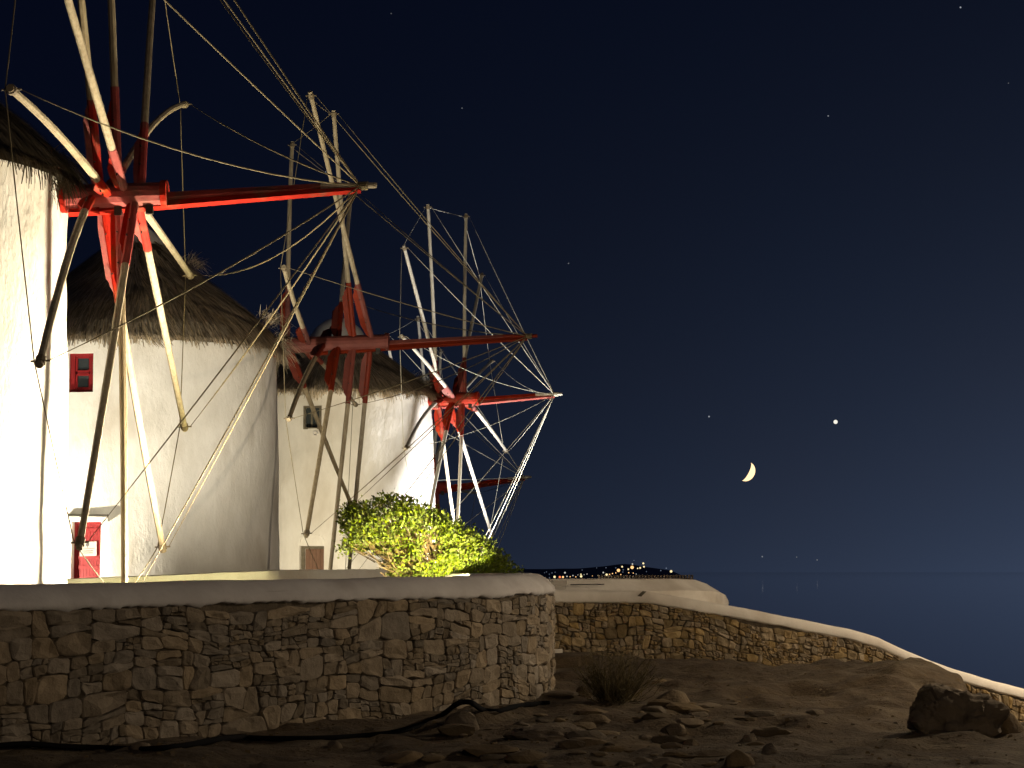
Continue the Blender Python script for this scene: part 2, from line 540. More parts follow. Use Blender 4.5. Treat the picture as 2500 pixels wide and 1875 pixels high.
# ------------------------------------------------------------------ rubble walls
def clip(poly, a, b_, c):
    """keep a*x + b*y <= c"""
    out = []
    n = len(poly)
    for i in range(n):
        p, q = poly[i], poly[(i + 1) % n]
        dp, dq = a * p[0] + b_ * p[1] - c, a * q[0] + b_ * q[1] - c
        if dp <= 0: out.append(p)
        if (dp < 0) != (dq < 0):
            t = dp / (dp - dq)
            out.append((p[0] + (q[0] - p[0]) * t, p[1] + (q[1] - p[1]) * t))
    return out
def poly_area(p):
    return 0.5 * abs(sum(p[i][0] * p[(i + 1) % len(p)][1] - p[(i + 1) % len(p)][0] * p[i][1] for i in range(len(p))))
def stone_mesh(poly, rng, gap, proud, to3d):
    """irregular rounded block from a wall cell; (u, v, d) -> place"""
    cx = sum(p[0] for p in poly) / len(poly); cy = sum(p[1] for p in poly) / len(poly)
    # merge short edges
    q = []
    for p in poly:
        if not q or math.hypot(p[0] - q[-1][0], p[1] - q[-1][1]) > 0.018: q.append(p)
    if len(q) > 2 and math.hypot(q[0][0] - q[-1][0], q[0][1] - q[-1][1]) < 0.018: q.pop()
    if len(q) < 3: return None
    # corner cutting (one pass) with uneven cuts
    o = []
    gap *= rng.uniform(0.5, 1.7)
    for i in range(len(q)):
        a, b_ = q[i], q[(i + 1) % len(q)]
        el = math.hypot(b_[0] - a[0], b_[1] - a[1])
        c = rng.uniform(0.07, 0.20)
        o.append((a[0] + (b_[0] - a[0]) * c, a[1] + (b_[1] - a[1]) * c))
        if el > 0.10:
            mm, jj = rng.uniform(0.35, 0.65), rng.uniform(-0.085, 0.03) * el
            mx_, my_ = a[0] + (b_[0] - a[0]) * mm, a[1] + (b_[1] - a[1]) * mm
            o.append((mx_ + (a[1] - b_[1]) / el * jj, my_ + (b_[0] - a[0]) / el * jj))
        c = rng.uniform(0.80, 0.93)
        o.append((a[0] + (b_[0] - a[0]) * c, a[1] + (b_[1] - a[1]) * c))
    size = math.sqrt(poly_area(q))
    def ring(inset, d, jit):
        out = []
        for x, y in o:
            dx, dy = x - cx, y - cy
            l = math.hypot(dx, dy) + 1e-6
            k = max(0.15, 1 - inset / l)
            out.append(to3d(cx + dx * k + rng.uniform(-jit, jit), cy + dy * k + rng.uniform(-jit, jit), d + rng.uniform(-jit, jit) * 0.6))
        return out
    n = len(o)
    tilt = (rng.uniform(-0.3, 0.3), rng.uniform(-0.3, 0.3))
    vv = ring(gap, -0.05, 0) + ring(gap * 0.8, proud * 0.55, 0.004) + ring(gap + size * 0.045, proud * 0.95, 0.005)
    if len(o) % 2: o.pop()
    n = len(o)
    vv = ring(gap, -0.05, 0) + ring(gap * 0.8, proud * 0.55, 0.004) + ring(gap + size * 0.045, proud * 0.95, 0.005)
    inner = []
    for x, y in o[::2]:
        dx, dy = (x - cx) * 0.45, (y - cy) * 0.45
        inner.append(to3d(cx + dx, cy + dy, proud * rng.uniform(0.9, 1.2) + dx * tilt[0] + dy * tilt[1]))
    vv += inner
    ff = []
    for r_ in range(2):
        for k in range(n):
            a, b_ = r_ * n + k, r_ * n + (k + 1) % n
            ff.append((a, b_, b_ + n, a + n))
    h = len(inner)
    for k in range(h):
        a0, a1, a2 = 2 * n + 2 * k, 2 * n + 2 * k + 1, 2 * n + (2 * k + 2) % n
        i0, i1 = 3 * n + k, 3 * n + (k + 1) % h
        ff += [(a0, a1, i0), (a1, a2, i1, i0)]
    ff.append(tuple(3 * n + k for k in range(h)))
    return vv, ff
def split_cells(box, holes, rng, big_a, small_a, asp):
    """irregular coursed rubble: split the wall face again and again with slightly tilted cuts"""
    x0, y0, x1, y1 = box
    out = []
    def rec(poly, target, depth):
        ar = poly_area(poly)
        xs_ = [p[0] for p in poly]; ys_ = [p[1] for p in poly]
        w, h = max(xs_) - min(xs_), max(ys_) - min(ys_)
        if depth > 22 or ar < target:
            out.append(poly); return
        f = rng.uniform(0.34, 0.66)
        cx, cy = min(xs_) + w * f, min(ys_) + h * f
        if w / max(h, 1e-6) > asp * rng.uniform(0.75, 1.45):
            t = math.pi / 2 + rng.gauss(0, 0.20); px_, py_ = cx, (min(ys_) + max(ys_)) / 2
        else:
            t = rng.gauss(0, 0.085); px_, py_ = (min(xs_) + max(xs_)) / 2, cy
        a, b_ = -math.sin(t), math.cos(t)
        c = a * px_ + b_ * py_
        A_, B_2 = clip(poly, a, b_, c), clip(poly, -a, -b_, -c)
        for q in (A_, B_2):
            if len(q) >= 3 and poly_area(q) > 1e-5:
                k = rng.random()
                if k < 0.10: tg = small_a * rng.uniform(0.5, 1.2)
                elif k < 0.30: tg = big_a * rng.uniform(0.8, 1.6)
                else: tg = target
                rec(q, tg if ar < big_a * 9 else target, depth + 1)
    y = y0
    while y < y1 - 0.02:
        h = rng.uniform(0.24, 0.46)
        if y1 - y - h < 0.15: h = y1 - y
        x = x0
        while x < x1:
            w = min(rng.uniform(0.5, 1.3), x1 - x)
            if x1 - x - w < 0.3: w = x1 - x
            k = rng.uniform(-0.06, 0.06)
            rec([(x, y), (x + w, y), (x + w, y + h), (x, y + h)], (big_a * small_a) ** 0.5 * rng.uniform(0.8, 1.35), 0)
            x += w
        y += h
    return out
def rubble(path, parent, seeds, box, aspect, maxr, gap, proud, mat, bits_mat, rng, name_bits, limit=296, cope=0.2):
    cells = split_cells(box, seeds, rng, maxr[0], maxr[1], maxr[2])
    def to3d(u, v, d):
        return path.at(u, path.top(u) - cope + v, d)
    items = []
    for c in cells:
        if not c: continue
        c = [(x + 0.07 * nz((x, y, 0), 1.9, 4) + 0.03 * nz((x, y, 5), 5.0, 4), min(box[3], y + 0.11 * nz((x, y, 3), 1.25, 8) + 0.03 * nz((x, y, 9), 4.5, 8))) for x, y in c]
        ar = poly_area(c)
        if ar < 0.0007: continue
        g_ = gap * min(1.0, math.sqrt(ar) / 0.09)
        s = stone_mesh(c, rng, g_, proud * rng.uniform(0.55, 1.35), to3d)
        if s: items.append((ar, s, sum(p[0] for p in c) / len(c), sum(p[1] for p in c) / len(c)))
    items.sort(key=lambda t: -t[0])
    vis = [t for t in items if -0.1 < t[2] and path_visible(path, t[2])]
    hid = [t for t in items if not path_visible(path, t[2])]
    for t in vis[:limit]:
        o = mesh_obj('stone', t[1][0], t[1][1], mat)
        keep(o, parent)
    rest = MB()
    for t in vis[limit:] + hid:
        rest.add(*t[1])
    if rest.v:
        o = keep(rest.build(name_bits, bits_mat), parent)
        tag(o, kind='stuff')
    return len(vis), len(items)
def path_visible(path, u):
    q = path.pos(u)
    px = W_PX / 2 + F_PX * q.x / q.y
    if path is NEAR and u > NEAR.umax: return False
    return -30 < px < W_PX + 30
def wall_body(path, name, mat, thick, bottom, cope, parent, recess=0.03):
    vv, ff = [], []
    n = 90
    for k in range(n + 1):
        u = path.len * k / n
        t = path.top(u) - cope * 0.5
        vv += [path.at(u, bottom, -recess), path.at(u, t, -recess), path.at(u, t, -thick), path.at(u, bottom, -thick)]
    for k in range(n):
        for j in range(4):
            a, b_ = k * 4 + j, k * 4 + (j + 1) % 4
            ff.append((a, b_, b_ + 4, a + 4))
    ff += [(0, 1, 2, 3), tuple(n * 4 + j for j in (3, 2, 1, 0))]
    return keep(mesh_obj(name, vv, ff, mat), parent)
def wall_coping(path, prof, mat, parent, n, rag, rng_seed):
    """prof: (offset outward, height above the wall-top line); first entry is the ragged lower edge"""
    vv, ff = [], []
    m_ = len(prof)
    for k in range(n + 1):
        u = path.len * k / n
        for j, (d, z) in enumerate(prof):
            zz = path.top(u) + z
            dd = d
            if j <= 1:
                zz += rag * (nz((u, 0, 0), 2.6, rng_seed) + 0.8 * nz((u, 0, 0), 8.0, rng_seed + 4) + 0.6 * nz((u, 0, 0), 26.0, rng_seed + 9))
                dd += 0.012 * nz((u, 3, 0), 7.0, rng_seed)
            else:
                zz += 0.012 * nz((u, j * 0.2, 0), 1.1, rng_seed + 2) + 0.004 * nz((u, j, 0), 5.0, rng_seed + 2)
                dd += 0.010 * nz((u, j * 0.2, 7), 1.3, rng_seed + 3)
            vv.append(path.at(u, zz, dd))
    for k in range(n):
        for j in range(m_ - 1):
            a = k * m_ + j
            ff.append((a, a + m_, a + m_ + 1, a + 1))
    ff += [tuple(range(m_)), tuple(n * m_ + j for j in reversed(range(m_)))]
    o = mesh_obj('coping', vv, ff, mat, smooth=True)
    return keep(o, parent)

# --- near wall
q0 = NEAR.pos(NEAR.len * 0.4)
nw = tag(empty('stone_wall', (q0.x, q0.y, -1.6)), 'big curved rubble stone wall with grey cement coping in the left foreground', 'wall')
ASP, COPE = 2.1, 0.225
rng = random.Random(11)
seeds = []
box = (0.0, -1.62, NEAR.len, -0.012)
NSTAT = rubble(NEAR, nw, seeds, box, ASP, (0.078, 0.014, 2.0), 0.005, 0.032, M['stone'], M['stone_bits'], rng, 'small_stones', cope=COPE)
wall_body(NEAR, 'mortar_core', M['mortar'], 0.5, -2.0, COPE, nw, 0.012)
wall_coping(NEAR, [(0.0, -0.235), (0.045, -0.225), (0.050, -0.20), (0.035, -0.15), (-0.08, -0.045), (-0.16, -0.008), (-0.24, 0.0), (-0.42, 0.0), (-0.52, -0.06), (-0.54, -0.3)], M['coping'], nw, 520, 0.030, 2)

# --- second wall, running down the slope
q0 = WALL2.pos(WALL2.len * 0.5)
w2e = tag(empty('stone_wall', (q0.x, q0.y, -2.2)), 'long ochre rubble wall with pale coping running downhill behind the bare ground', 'wall')
ASP2, COPE2 = 1.8, 0.19
rng = random.Random(23)
box = (0.0, -1.35, WALL2.len, -0.008)
seeds = []
NSTAT2 = rubble(WALL2, w2e, seeds, box, ASP2, (0.032, 0.0070, 1.45), 0.008, 0.050, M['stone2'], M['stone2_bits'], rng, 'small_stones', cope=COPE2)
wall_body(WALL2, 'mortar_core', M['mortar'], 0.45, -4.5, COPE2, w2e, 0.012)
wall_coping(WALL2, [(0.01, -0.205), (0.05, -0.195), (0.055, -0.17), (0.045, -0.06), (0.0, -0.012), (-0.08, 0.0), (-0.34, 0.0), (-0.44, -0.03), (-0.48, -0.3)], M['coping_pale'], w2e, 200, 0.014, 12)
sl = MB()
qs = [at(1556, 1456, 36.36), at(1566, 1457, 36.36), at(1578, 1445, 36.42), at(1569, 1444, 36.42)]
sl.prism([q + Vector((0, -0.015, 0.008)) for q in qs], Vector((0, 0.02, -0.004)))
keep(sl.build('rust_drain_slot', M['frame_dark']), w2e)

# --- white terrace wall behind it, with rounded end
p3 = [(1200, 43.0), (1390, 44.0), (1560, 45.0), (1660, 45.4), (1715, 45.9), (1738, 46.6), (1746, 47.6), (1738, 49.0), (1700, 50.5)]
t3 = [1414, 1413, 1413, 1413, 1415, 1424, 1440, 1452, 1455]
P3 = Path([(X(px, y), y) for px, y in p3], [zat(px, py, y) for (px, y), py in zip(p3, t3)])
q0 = P3.pos(2.5)
e3 = tag(empty('white_wall', (q0.x, q0.y, -1.5)), 'low whitewashed wall with a rounded end, behind the ochre rubble wall', 'wall')
vv, ff = [], []
prof = [(0.28, -1.6), (0.28, -0.24), (0.22, -0.21), (-0.10, -0.02), (-0.16, 0.0), (-0.5, 0.0), (-0.55, -1.6)]
for k in range(61):
    u = P3.len * k / 60
    for d, z in prof:
        vv.append(P3.at(u, P3.top(u) + z + 0.006 * nz((u, z, d), 2.0), d + 0.008 * nz((u, z, 4), 1.5)))
for k in range(60):
    for j in range(len(prof) - 1):
        a = k * len(prof) + j
        ff.append((a, a + len(prof), a + len(prof) + 1, a + 1))
ff.append(tuple(60 * len(prof) + j for j in reversed(range(len(prof)))))
keep(mesh_obj('rendered_wall', vv, ff, M['coping_pale'], smooth=False), e3)
sl = MB()
a_, b_ = at(1393, 1427.5, 43.72), at(1475, 1426.5, 44.12)
sl.tube([a_, b_], 0.011, 6)  # dark rod standing in for a dark slot in the wall
keep(sl.build('slot_line', M['dark']), e3)
# cream stone slab bench against it
sb = tag(empty('stone_block', (X(1350, 42.6), 42.6, -1.2)), 'cream cut stone block with a groove, beside the end of the big wall', 'stone block')
mb = MB()
ya, yb = 42.2, 42.9
z1, z2, z3 = zat(1350, 1418, ya), zat(1350, 1430, ya), zat(1350, 1443, ya)
mb.prism([Vector((X(1290, ya), ya, z2 + 0.004)), Vector((X(1386, ya), ya, z2 + 0.012)), Vector((X(1387, ya), ya, z1 + 0.004)), Vector((X(1290, ya), ya, z1))], Vector((0, yb - ya, 0)))
keep(mb.build('upper_slab', M['coping_pale']), sb)
mb = MB()
mb.prism([Vector((X(1290, ya - .05), ya - .05, -1.7)), Vector((X(1380, ya - .05), ya - .05, -1.7)), Vector((X(1383, ya - .05), ya - .05, z2 - 0.004)), Vector((X(1290, ya - .05), ya - .05, z2 - 0.014))], Vector((0, yb - ya, 0)))
keep(mb.build('lower_slab', M['coping_pale']), sb)

# low parapet between the near wall and the mills
p4 = [(60, 34.5, 1418), (200, 35.0, 1412), (350, 36, 1407), (520, 37, 1399), (680, 38, 1392), (850, 39, 1389.5), (1010, 40, 1390), (1120, 41, 1392)]
P4 = Path([(X(px, y), y) for px, y, py in p4], [zat(px, py, y) for px, y, py in p4])
vv, ff = [], []
prof = [(0.0, -1.2), (0.0, -0.01), (-0.012, 0.0), (-0.35, 0.0), (-0.362, -0.01), (-0.362, -1.2)]
for k in range(41):
    u = P4.len * k / 40
    for d, z in prof:
        vv.append(P4.at(u, P4.top(u) + z + (0.008 * nz((u, d, 0), 1.2, 3) if z > -1 else 0), d))
for k in range(40):
    for j in range(len(prof) - 1):
        a = k * len(prof) + j
        ff.append((a, a + len(prof), a + len(prof) + 1, a + 1))
ff += [tuple(range(len(prof))), tuple(40 * len(prof) + j for j in reversed(range(len(prof))))]
tag(mesh_obj('parapet', vv, ff, M['plaster']), 'thin lit white parapet strip showing along the foot of the mills', 'parapet')

# ------------------------------------------------------------------ windmills
def bend_line(p, q, bend, n=9):
    """bent pole: p to q bowed by the vector bend at mid length"""
    return [p.lerp(q, i / (n - 1)) + bend * (4 * (i / (n - 1)) * (1 - i / (n - 1))) for i in range(n)]
def rope_pts(p, q, sag, n=11):
    return [p.lerp(q, i / (n - 1)) + Vector((0, 0, -sag * 4 * (i / (n - 1)) * (1 - i / (n - 1)))) for i in range(n)]

def cyl_hit(px, py, c, r):
    d = ray(px, py)
    a = d.x ** 2 + d.y ** 2
    b_ = -2 * (d.x * c[0] + d.y * c[1])
    cc = c[0] ** 2 + c[1] ** 2 - r * r
    t = (-b_ - math.sqrt(max(0, b_ * b_ - 4 * a * cc))) / (2 * a)
    p = d * t
    return math.atan2(p.y - c[1], p.x - c[0]), p.z

def tower(root, c, r_top, r_bot, z_top, z_bot, openings, mat, seed, depth=0.24):
    """round whitewashed tower with real openings: (phi0, phi1, z0, z1)"""
    def rad(z):
        return r_bot + (r_top - r_bot) * (z - z_bot) / (z_top - z_bot)
    ph = [2 * math.pi * k / 96 - math.pi for k in range(96)]
    zs_ = [z_bot + (z_top - z_bot) * k / 34 for k in range(35)]
    for p0, p1, z0, z1 in openings:
        ph = [p for p in ph if min(abs(p - p0), abs(p - p1)) > 0.02] + [p0, p1]
        zs_ = [z for z in zs_ if min(abs(z - z0), abs(z - z1)) > 0.05] + [z0, z1]
    ph.sort(); zs_ = sorted(set(zs_))
    def P(p, z, dr=0.0):
        r = rad(z) + 0.045 * nz((math.cos(p) * 3, math.sin(p) * 3, z), 0.55, seed) + 0.016 * nz((math.cos(p) * 3, math.sin(p) * 3, z), 2.3, seed) - dr
        return Vector((c[0] + r * math.cos(p), c[1] + r * math.sin(p), z))
    vv = [P(p, z) for z in zs_ for p in ph]
    n = len(ph)
    ff = []
    def inside(pm, zm):
        return any(p0 < pm < p1 and z0 < zm < z1 for p0, p1, z0, z1 in openings)
    for j in range(len(zs_) - 1):
        for i in range(n):
            i2 = (i + 1) % n
            pm = (ph[i] + ph[i2]) / 2 if i2 else 99
            if inside(pm, (zs_[j] + zs_[j + 1]) / 2): continue
            ff.append((j * n + i, j * n + i2, (j + 1) * n + i2, (j + 1) * n + i))
    ff.append(tuple((len(zs_) - 1) * n + i for i in range(n)))
    for p0, p1, z0, z1 in openings:
        pp = [p for p in ph if p0 <= p <= p1]
        zz = [z for z in zs_ if z0 <= z <= z1]
        loop = [(p, z0) for p in pp] + [(p1, z) for z in zz[1:]] + [(p, z1) for p in reversed(pp[:-1])] + [(p0, z) for z in reversed(zz[1:-1])]
        b0 = len(vv)
        vv += [P(p, z) for p, z in loop] + [P(p, z, depth) for p, z in loop]
        l = len(loop)
        ff += [(b0 + k, b0 + k + l, b0 + (k + 1) % l + l, b0 + (k + 1) % l) for k in range(l)]
        ff.append(tuple(b0 + l + k for k in range(l)))
    o = mesh_obj('tower', vv, ff, mat, smooth=False)
    me = o.data
    me.shade_smooth()
    me.set_sharp_from_angle(angle=R(40))
    return keep(o, root), P

def thatch_roof(root, c, prof, n_str, seed, fringe=0.28, tufts=(), reed='thatch'):
    rng = random.Random(seed)
    # dense under layer
    vv, ff = [], []
    N = 64
    for r, z in prof:
        for k in range(N):
            a = 2 * math.pi * k / N
            rr = r - 0.03 + 0.06 * nz((math.cos(a) * r, math.sin(a) * r, z), 1.6, seed)
            vv.append((c[0] + rr * math.cos(a), c[1] + rr * math.sin(a), z - 0.02))
    for j in range(len(prof) - 1):
        for k in range(N):
            ff.append((j * N + k, j * N + (k + 1) % N, (j + 1) * N + (k + 1) % N, (j + 1) * N + k))
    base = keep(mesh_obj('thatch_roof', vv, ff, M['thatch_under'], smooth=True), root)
    # reed strands laid in rough courses
    segl = [0.0]
    for (r0, z0), (r1, z1) in zip(prof, prof[1:]):
        segl.append(segl[-1] + math.hypot(r1 - r0, z1 - z0))
    T = segl[-1]
    def pr(s):
        if s >= T:
            e = s - T
            return prof[-1][0] + 0.10 * (1 - math.exp(-e * 3)), prof[-1][1] - e * 0.95
        for i in range(len(segl) - 1):
            if s <= segl[i + 1]:
                f = (s - segl[i]) / (segl[i + 1] - segl[i])
                return prof[i][0] + (prof[i + 1][0] - prof[i][0]) * f, prof[i][1] + (prof[i + 1][1] - prof[i][1]) * f
    st = MB()
    vs_, fs_ = [], []
    for i in range(n_str):
        s0 = T * math.sqrt(rng.random()) * 1.0
        a = rng.uniform(0, 2 * math.pi)
        clump = nz((math.cos(a) * 6, math.sin(a) * 6, s0 * 0.7), 1.0, seed)
        ln = rng.uniform(0.45, 0.95)
        s1 = min(s0 + ln, T + fringe * rng.uniform(0.1, 1.0) ** 1.3 * (1.05 + 1.3 * nz((math.cos(a) * 5, math.sin(a) * 5, 1), 1.3, seed + 5)))
        if s1 - s0 < 0.15: s0 = s1 - 0.4
        w = rng.uniform(0.007, 0.021)
        drift = rng.gauss(0, 0.06) + 0.22 * clump
        lift0, lift1 = rng.uniform(0.0, 0.03), rng.uniform(0.02, 0.11) + 0.05 * clump
        k0 = len(vs_)
        for k in range(4):
            f = k / 3
            s = s0 + (s1 - s0) * f
            r, z = pr(max(0.0, s))
            lf = lift0 + (lift1 - lift0) * f
            aa = a + drift * f / max(0.5, r) + (w * (1 - 0.6 * f)) / max(0.4, r)
            ab = a + drift * f / max(0.5, r) - (w * (1 - 0.6 * f)) / max(0.4, r)
            zz = z + lf * 0.75
            rr = r + lf * 0.6
            vs_ += [(c[0] + rr * math.cos(aa), c[1] + rr * math.sin(aa), zz), (c[0] + rr * math.cos(ab), c[1] + rr * math.sin(ab), zz)]
        for k in range(3):
            fs_.append((k0 + 2 * k, k0 + 2 * k + 1, k0 + 2 * k + 3, k0 + 2 * k + 2))
    for (tx, ty, tz, dx, dy, dz, sp, ln, n_) in tufts:
        for i in range(n_):
            p = Vector((tx, ty, tz)) + Vector((rng.gauss(0, sp), rng.gauss(0, sp), rng.gauss(0, sp * 0.6)))
            d = (Vector((dx, dy, dz)) + Vector((rng.gauss(0, .45), rng.gauss(0, .45), rng.gauss(0, .45)))).normalized()
            l = ln * rng.uniform(0.4, 1.1)
            w = Vector((0.008, 0.004, 0.0))
            k0 = len(vs_)
            for k in range(4):
                f = k / 3
                q = p + d * l * f + Vector((0, 0, -0.35 * l * f * f))
                vs_ += [tuple(q + w * (1 - .7 * f)), tuple(q - w * (1 - .7 * f))]
            for k in range(3):
                fs_.append((k0 + 2 * k, k0 + 2 * k + 1, k0 + 2 * k + 3, k0 + 2 * k + 2))
    o = mesh_obj('reed_strands', vs_, fs_, M[reed])
    o.parent = base
    tag(o, kind='stuff')
    return base

def lathe(c, prof, N=40):
    vv, ff = [], []
    for r, z in prof:
        for k in range(N):
            a = 2 * math.pi * k / N
            vv.append((c[0] + r * math.cos(a), c[1] + r * math.sin(a), z))
    for j in range(len(prof) - 1):
        for k in range(N):
            ff.append((j * N + k, j * N + (k + 1) % N, (j + 1) * N + (k + 1) % N, (j + 1) * N + k))
    return vv, ff

R_SPOKE = 5.5
def rotor(root, hub, yaw, tilt, L, spokes, back, red, wood, rope_r, ring_r, bends, rope_mat, sags, seed, board_len=1.3, wide=0.17, blens={}):
    rng = random.Random(seed)
    hub = Vector(hub)
    a = Vector((math.cos(tilt) * math.cos(yaw), math.cos(tilt) * math.sin(yaw), math.sin(tilt)))
    nn_ = Vector((math.sin(yaw), -math.cos(yaw), 0))
    u = nn_.cross(a)
    if u.z < 0: u = -u
    smax = max(s[3] for s in spokes) + 0.34
    smin = min(s[3] for s in spokes)
    ax = MB()
    AR = 0.165
    ax.tube([hub + a * -back, hub + a * (smin - 0.2), hub + a * (smax - 0.05), hub + a * smax], [AR * 1.12, AR * 1.08, AR, AR * 0.97], 14)
    axle = keep(ax.build('axle', red), root)
    for s0, s1, k_ in ((smax - 0.06, smax + 0.02, 1.16), (smin - 0.42, smin - 0.34, 1.2)):
        col = MB()
        col.tube([hub + a * s0, hub + a * s1], AR * k_, 14)
        o = col.build('iron_band', red); o.parent = axle
    # bowsprit: two squared beams coming together, then a round tip
    def beam(p, q, w0, w1):
        mbb = MB()
        d = (q - p).normalized()
        s = d.cross(Vector((0, 0, 1))).normalized(); t = s.cross(d)
        def sq(c_, w): return [c_ + s * (x * w) + t * (y * w) for x, y in ((-0.35, -1.28), (1.28, -0.35), (0.35, 1.28), (-1.28, 0.35))]
        mbb.add(sq(p, w0) + sq(q, w1), [(3, 2, 1, 0), (4, 5, 6, 7)] + [(k, (k + 1) % 4, (k + 1) % 4 + 4, k + 4) for k in range(4)])
        return mbb
    bs = keep(beam(hub + a * -0.30 - u * (AR + 0.02), hub + a * (L - 0.22) - u * 0.045, 0.050, 0.040).build('bowsprit_beam', red), root)
    bs2 = keep(beam(hub + a * (smax + 0.03) - u * 0.035, hub + a * (L - 0.50) + u * 0.020, 0.046, 0.032).build('bowsprit_beam', red), root)
    pl = keep(beam(hub + a * -back * 0.55 - u * (AR + 0.03) + nn_ * 0.05, hub + a * (smin + 0.1) - u * (AR + 0.03) + nn_ * 0.05, 0.05, 0.05).build('axle_brace', red), root)
    for s_ in (0.0, smax - 0.22):
        kb = MB()
        kb.box(hub + a * s_ - u * (AR + 0.04) + nn_ * 0.05, 0.10, 0.06, 0.13)
        keep(kb.build('iron_clamp', M['dark']), root)
    tp = MB()
    tp.tube([hub + a * (L - 0.75) + u * 0.02, hub + a * (L - 0.02), hub + a * L], [0.042, 0.040, 0.032], 10)
    keep(tp.build('bowsprit_tip', wood if red is not M['red2'] else red), root)
    wr = MB()
    wr.tube([hub + a * (L - 0.24 + 0.02 * t_ / 6.283) + (u * math.cos(t_) + nn_ * math.sin(t_)) * 0.052 for t_ in [2 * math.pi * j / 10 for j in range(61)]], 0.011, 5, True)
    keep(wr.build('rope_lashing', rope_mat), root)
    tie = hub + a * (L - 0.22)
    tips = []
    for j, (th, ln, rr, s) in enumerate(spokes):
        t_ = R(th)
        er = nn_ * math.cos(t_) + u * math.sin(t_)
        dr = er * math.cos(R(ln)) + a * math.sin(R(ln))
        base = hub + a * s
        tip = base + dr * (R_SPOKE * (1 + rr))
        bend = Vector((0, 0, bends.get(j, rng.uniform(-0.04, 0.04)))) + a * rng.uniform(-0.03, 0.03)
        pts_ = bend_line(base, tip, bend, 11)
        sp = MB()
        sp.tube(pts_, [0.056 - 0.0012 * k + 0.003 * nz((k, j, seed), 0.9) for k in range(11)], 8)
        so = keep(sp.build('sail_spoke', wood), root)
        # red-painted inner length, a hair proud of the pole
        bl = blens.get(j, board_len * rng.uniform(0.88, 1.05))
        f1 = (bl + rng.uniform(0.05, 0.22)) / R_SPOKE
        npnt = 5
        def along(f):
            return base.lerp(tip, f) + bend * (4 * f * (1 - f))
        pm = MB()
        pm.tube([along(0.0 + f1 * k / (npnt - 1)) for k in range(npnt)], 0.060, 8)
        o = pm.build('painted_sleeve', red); o.parent = so
        # flat board bolted beside the pole, towards the tower
        l0, l1 = 0.20, bl
        wmax = wide * rng.uniform(0.92, 1.1)
        out = [(0.02, l0 * 0.5), (0.10, l0), (wmax, l0 + 0.22), (wmax, l1 - 0.20), (wmax * 0.72, l1 - 0.13), (wmax * 0.70, l1 - 0.08), (0.06, l1), (0.02, l1)]
        et = a.cross(dr).normalized()
        bd = MB()
        bd.prism([along(l / R_SPOKE) - a * w - et * 0.028 for w, l in out], et * 0.056)
        o = bd.build('spoke_board', red); o.parent = so
        for l in (l0 + 0.3, l1 - 0.28):
            q = along(l / R_SPOKE)
            bt = MB()
            bt.tube([q - a * 0.02 - et * 0.085, q - a * 0.02 + et * 0.085], 0.011, 6)
            o = bt.build('bolt', M['dark']); o.parent = so
        q = along(0.985)
        rg = MB()
        rg.tube([along(0.975), along(0.992)], 0.060, 8)
        o = rg.build('tip_ring', M['ring']); o.parent = so
        rg = MB()
        rg.tube([q - a * 0.11, q + a * 0.11], 0.013, 5)
        o = rg.build('tip_pin', M['ring']); o.parent = so
        tips.append(q)
        sg = sags.get(j, (tie - q).length * rng.uniform(0.003, 0.010))
        if rope_r:
            rp = MB()
            end = q + a * 0.09
            rp.tube(rope_pts(tie, end, sg), [rope_r] * 8 + [rope_r * 0.8, rope_r * 0.55, rope_r * 0.5], 6)
            keep(rp.build('stay_rope', rope_mat, smooth=True), root)
    for j in range(len(tips)):
        rp = MB()
        p, q = tips[j] - a * 0.07, tips[(j + 1) % len(tips)] - a * 0.07
        rp.tube(rope_pts(p, q, rng.uniform(0.0, 0.05), 7), ring_r, 5)
        keep(rp.build('rim_rope', rope_mat, smooth=True), root)
    return a, tie

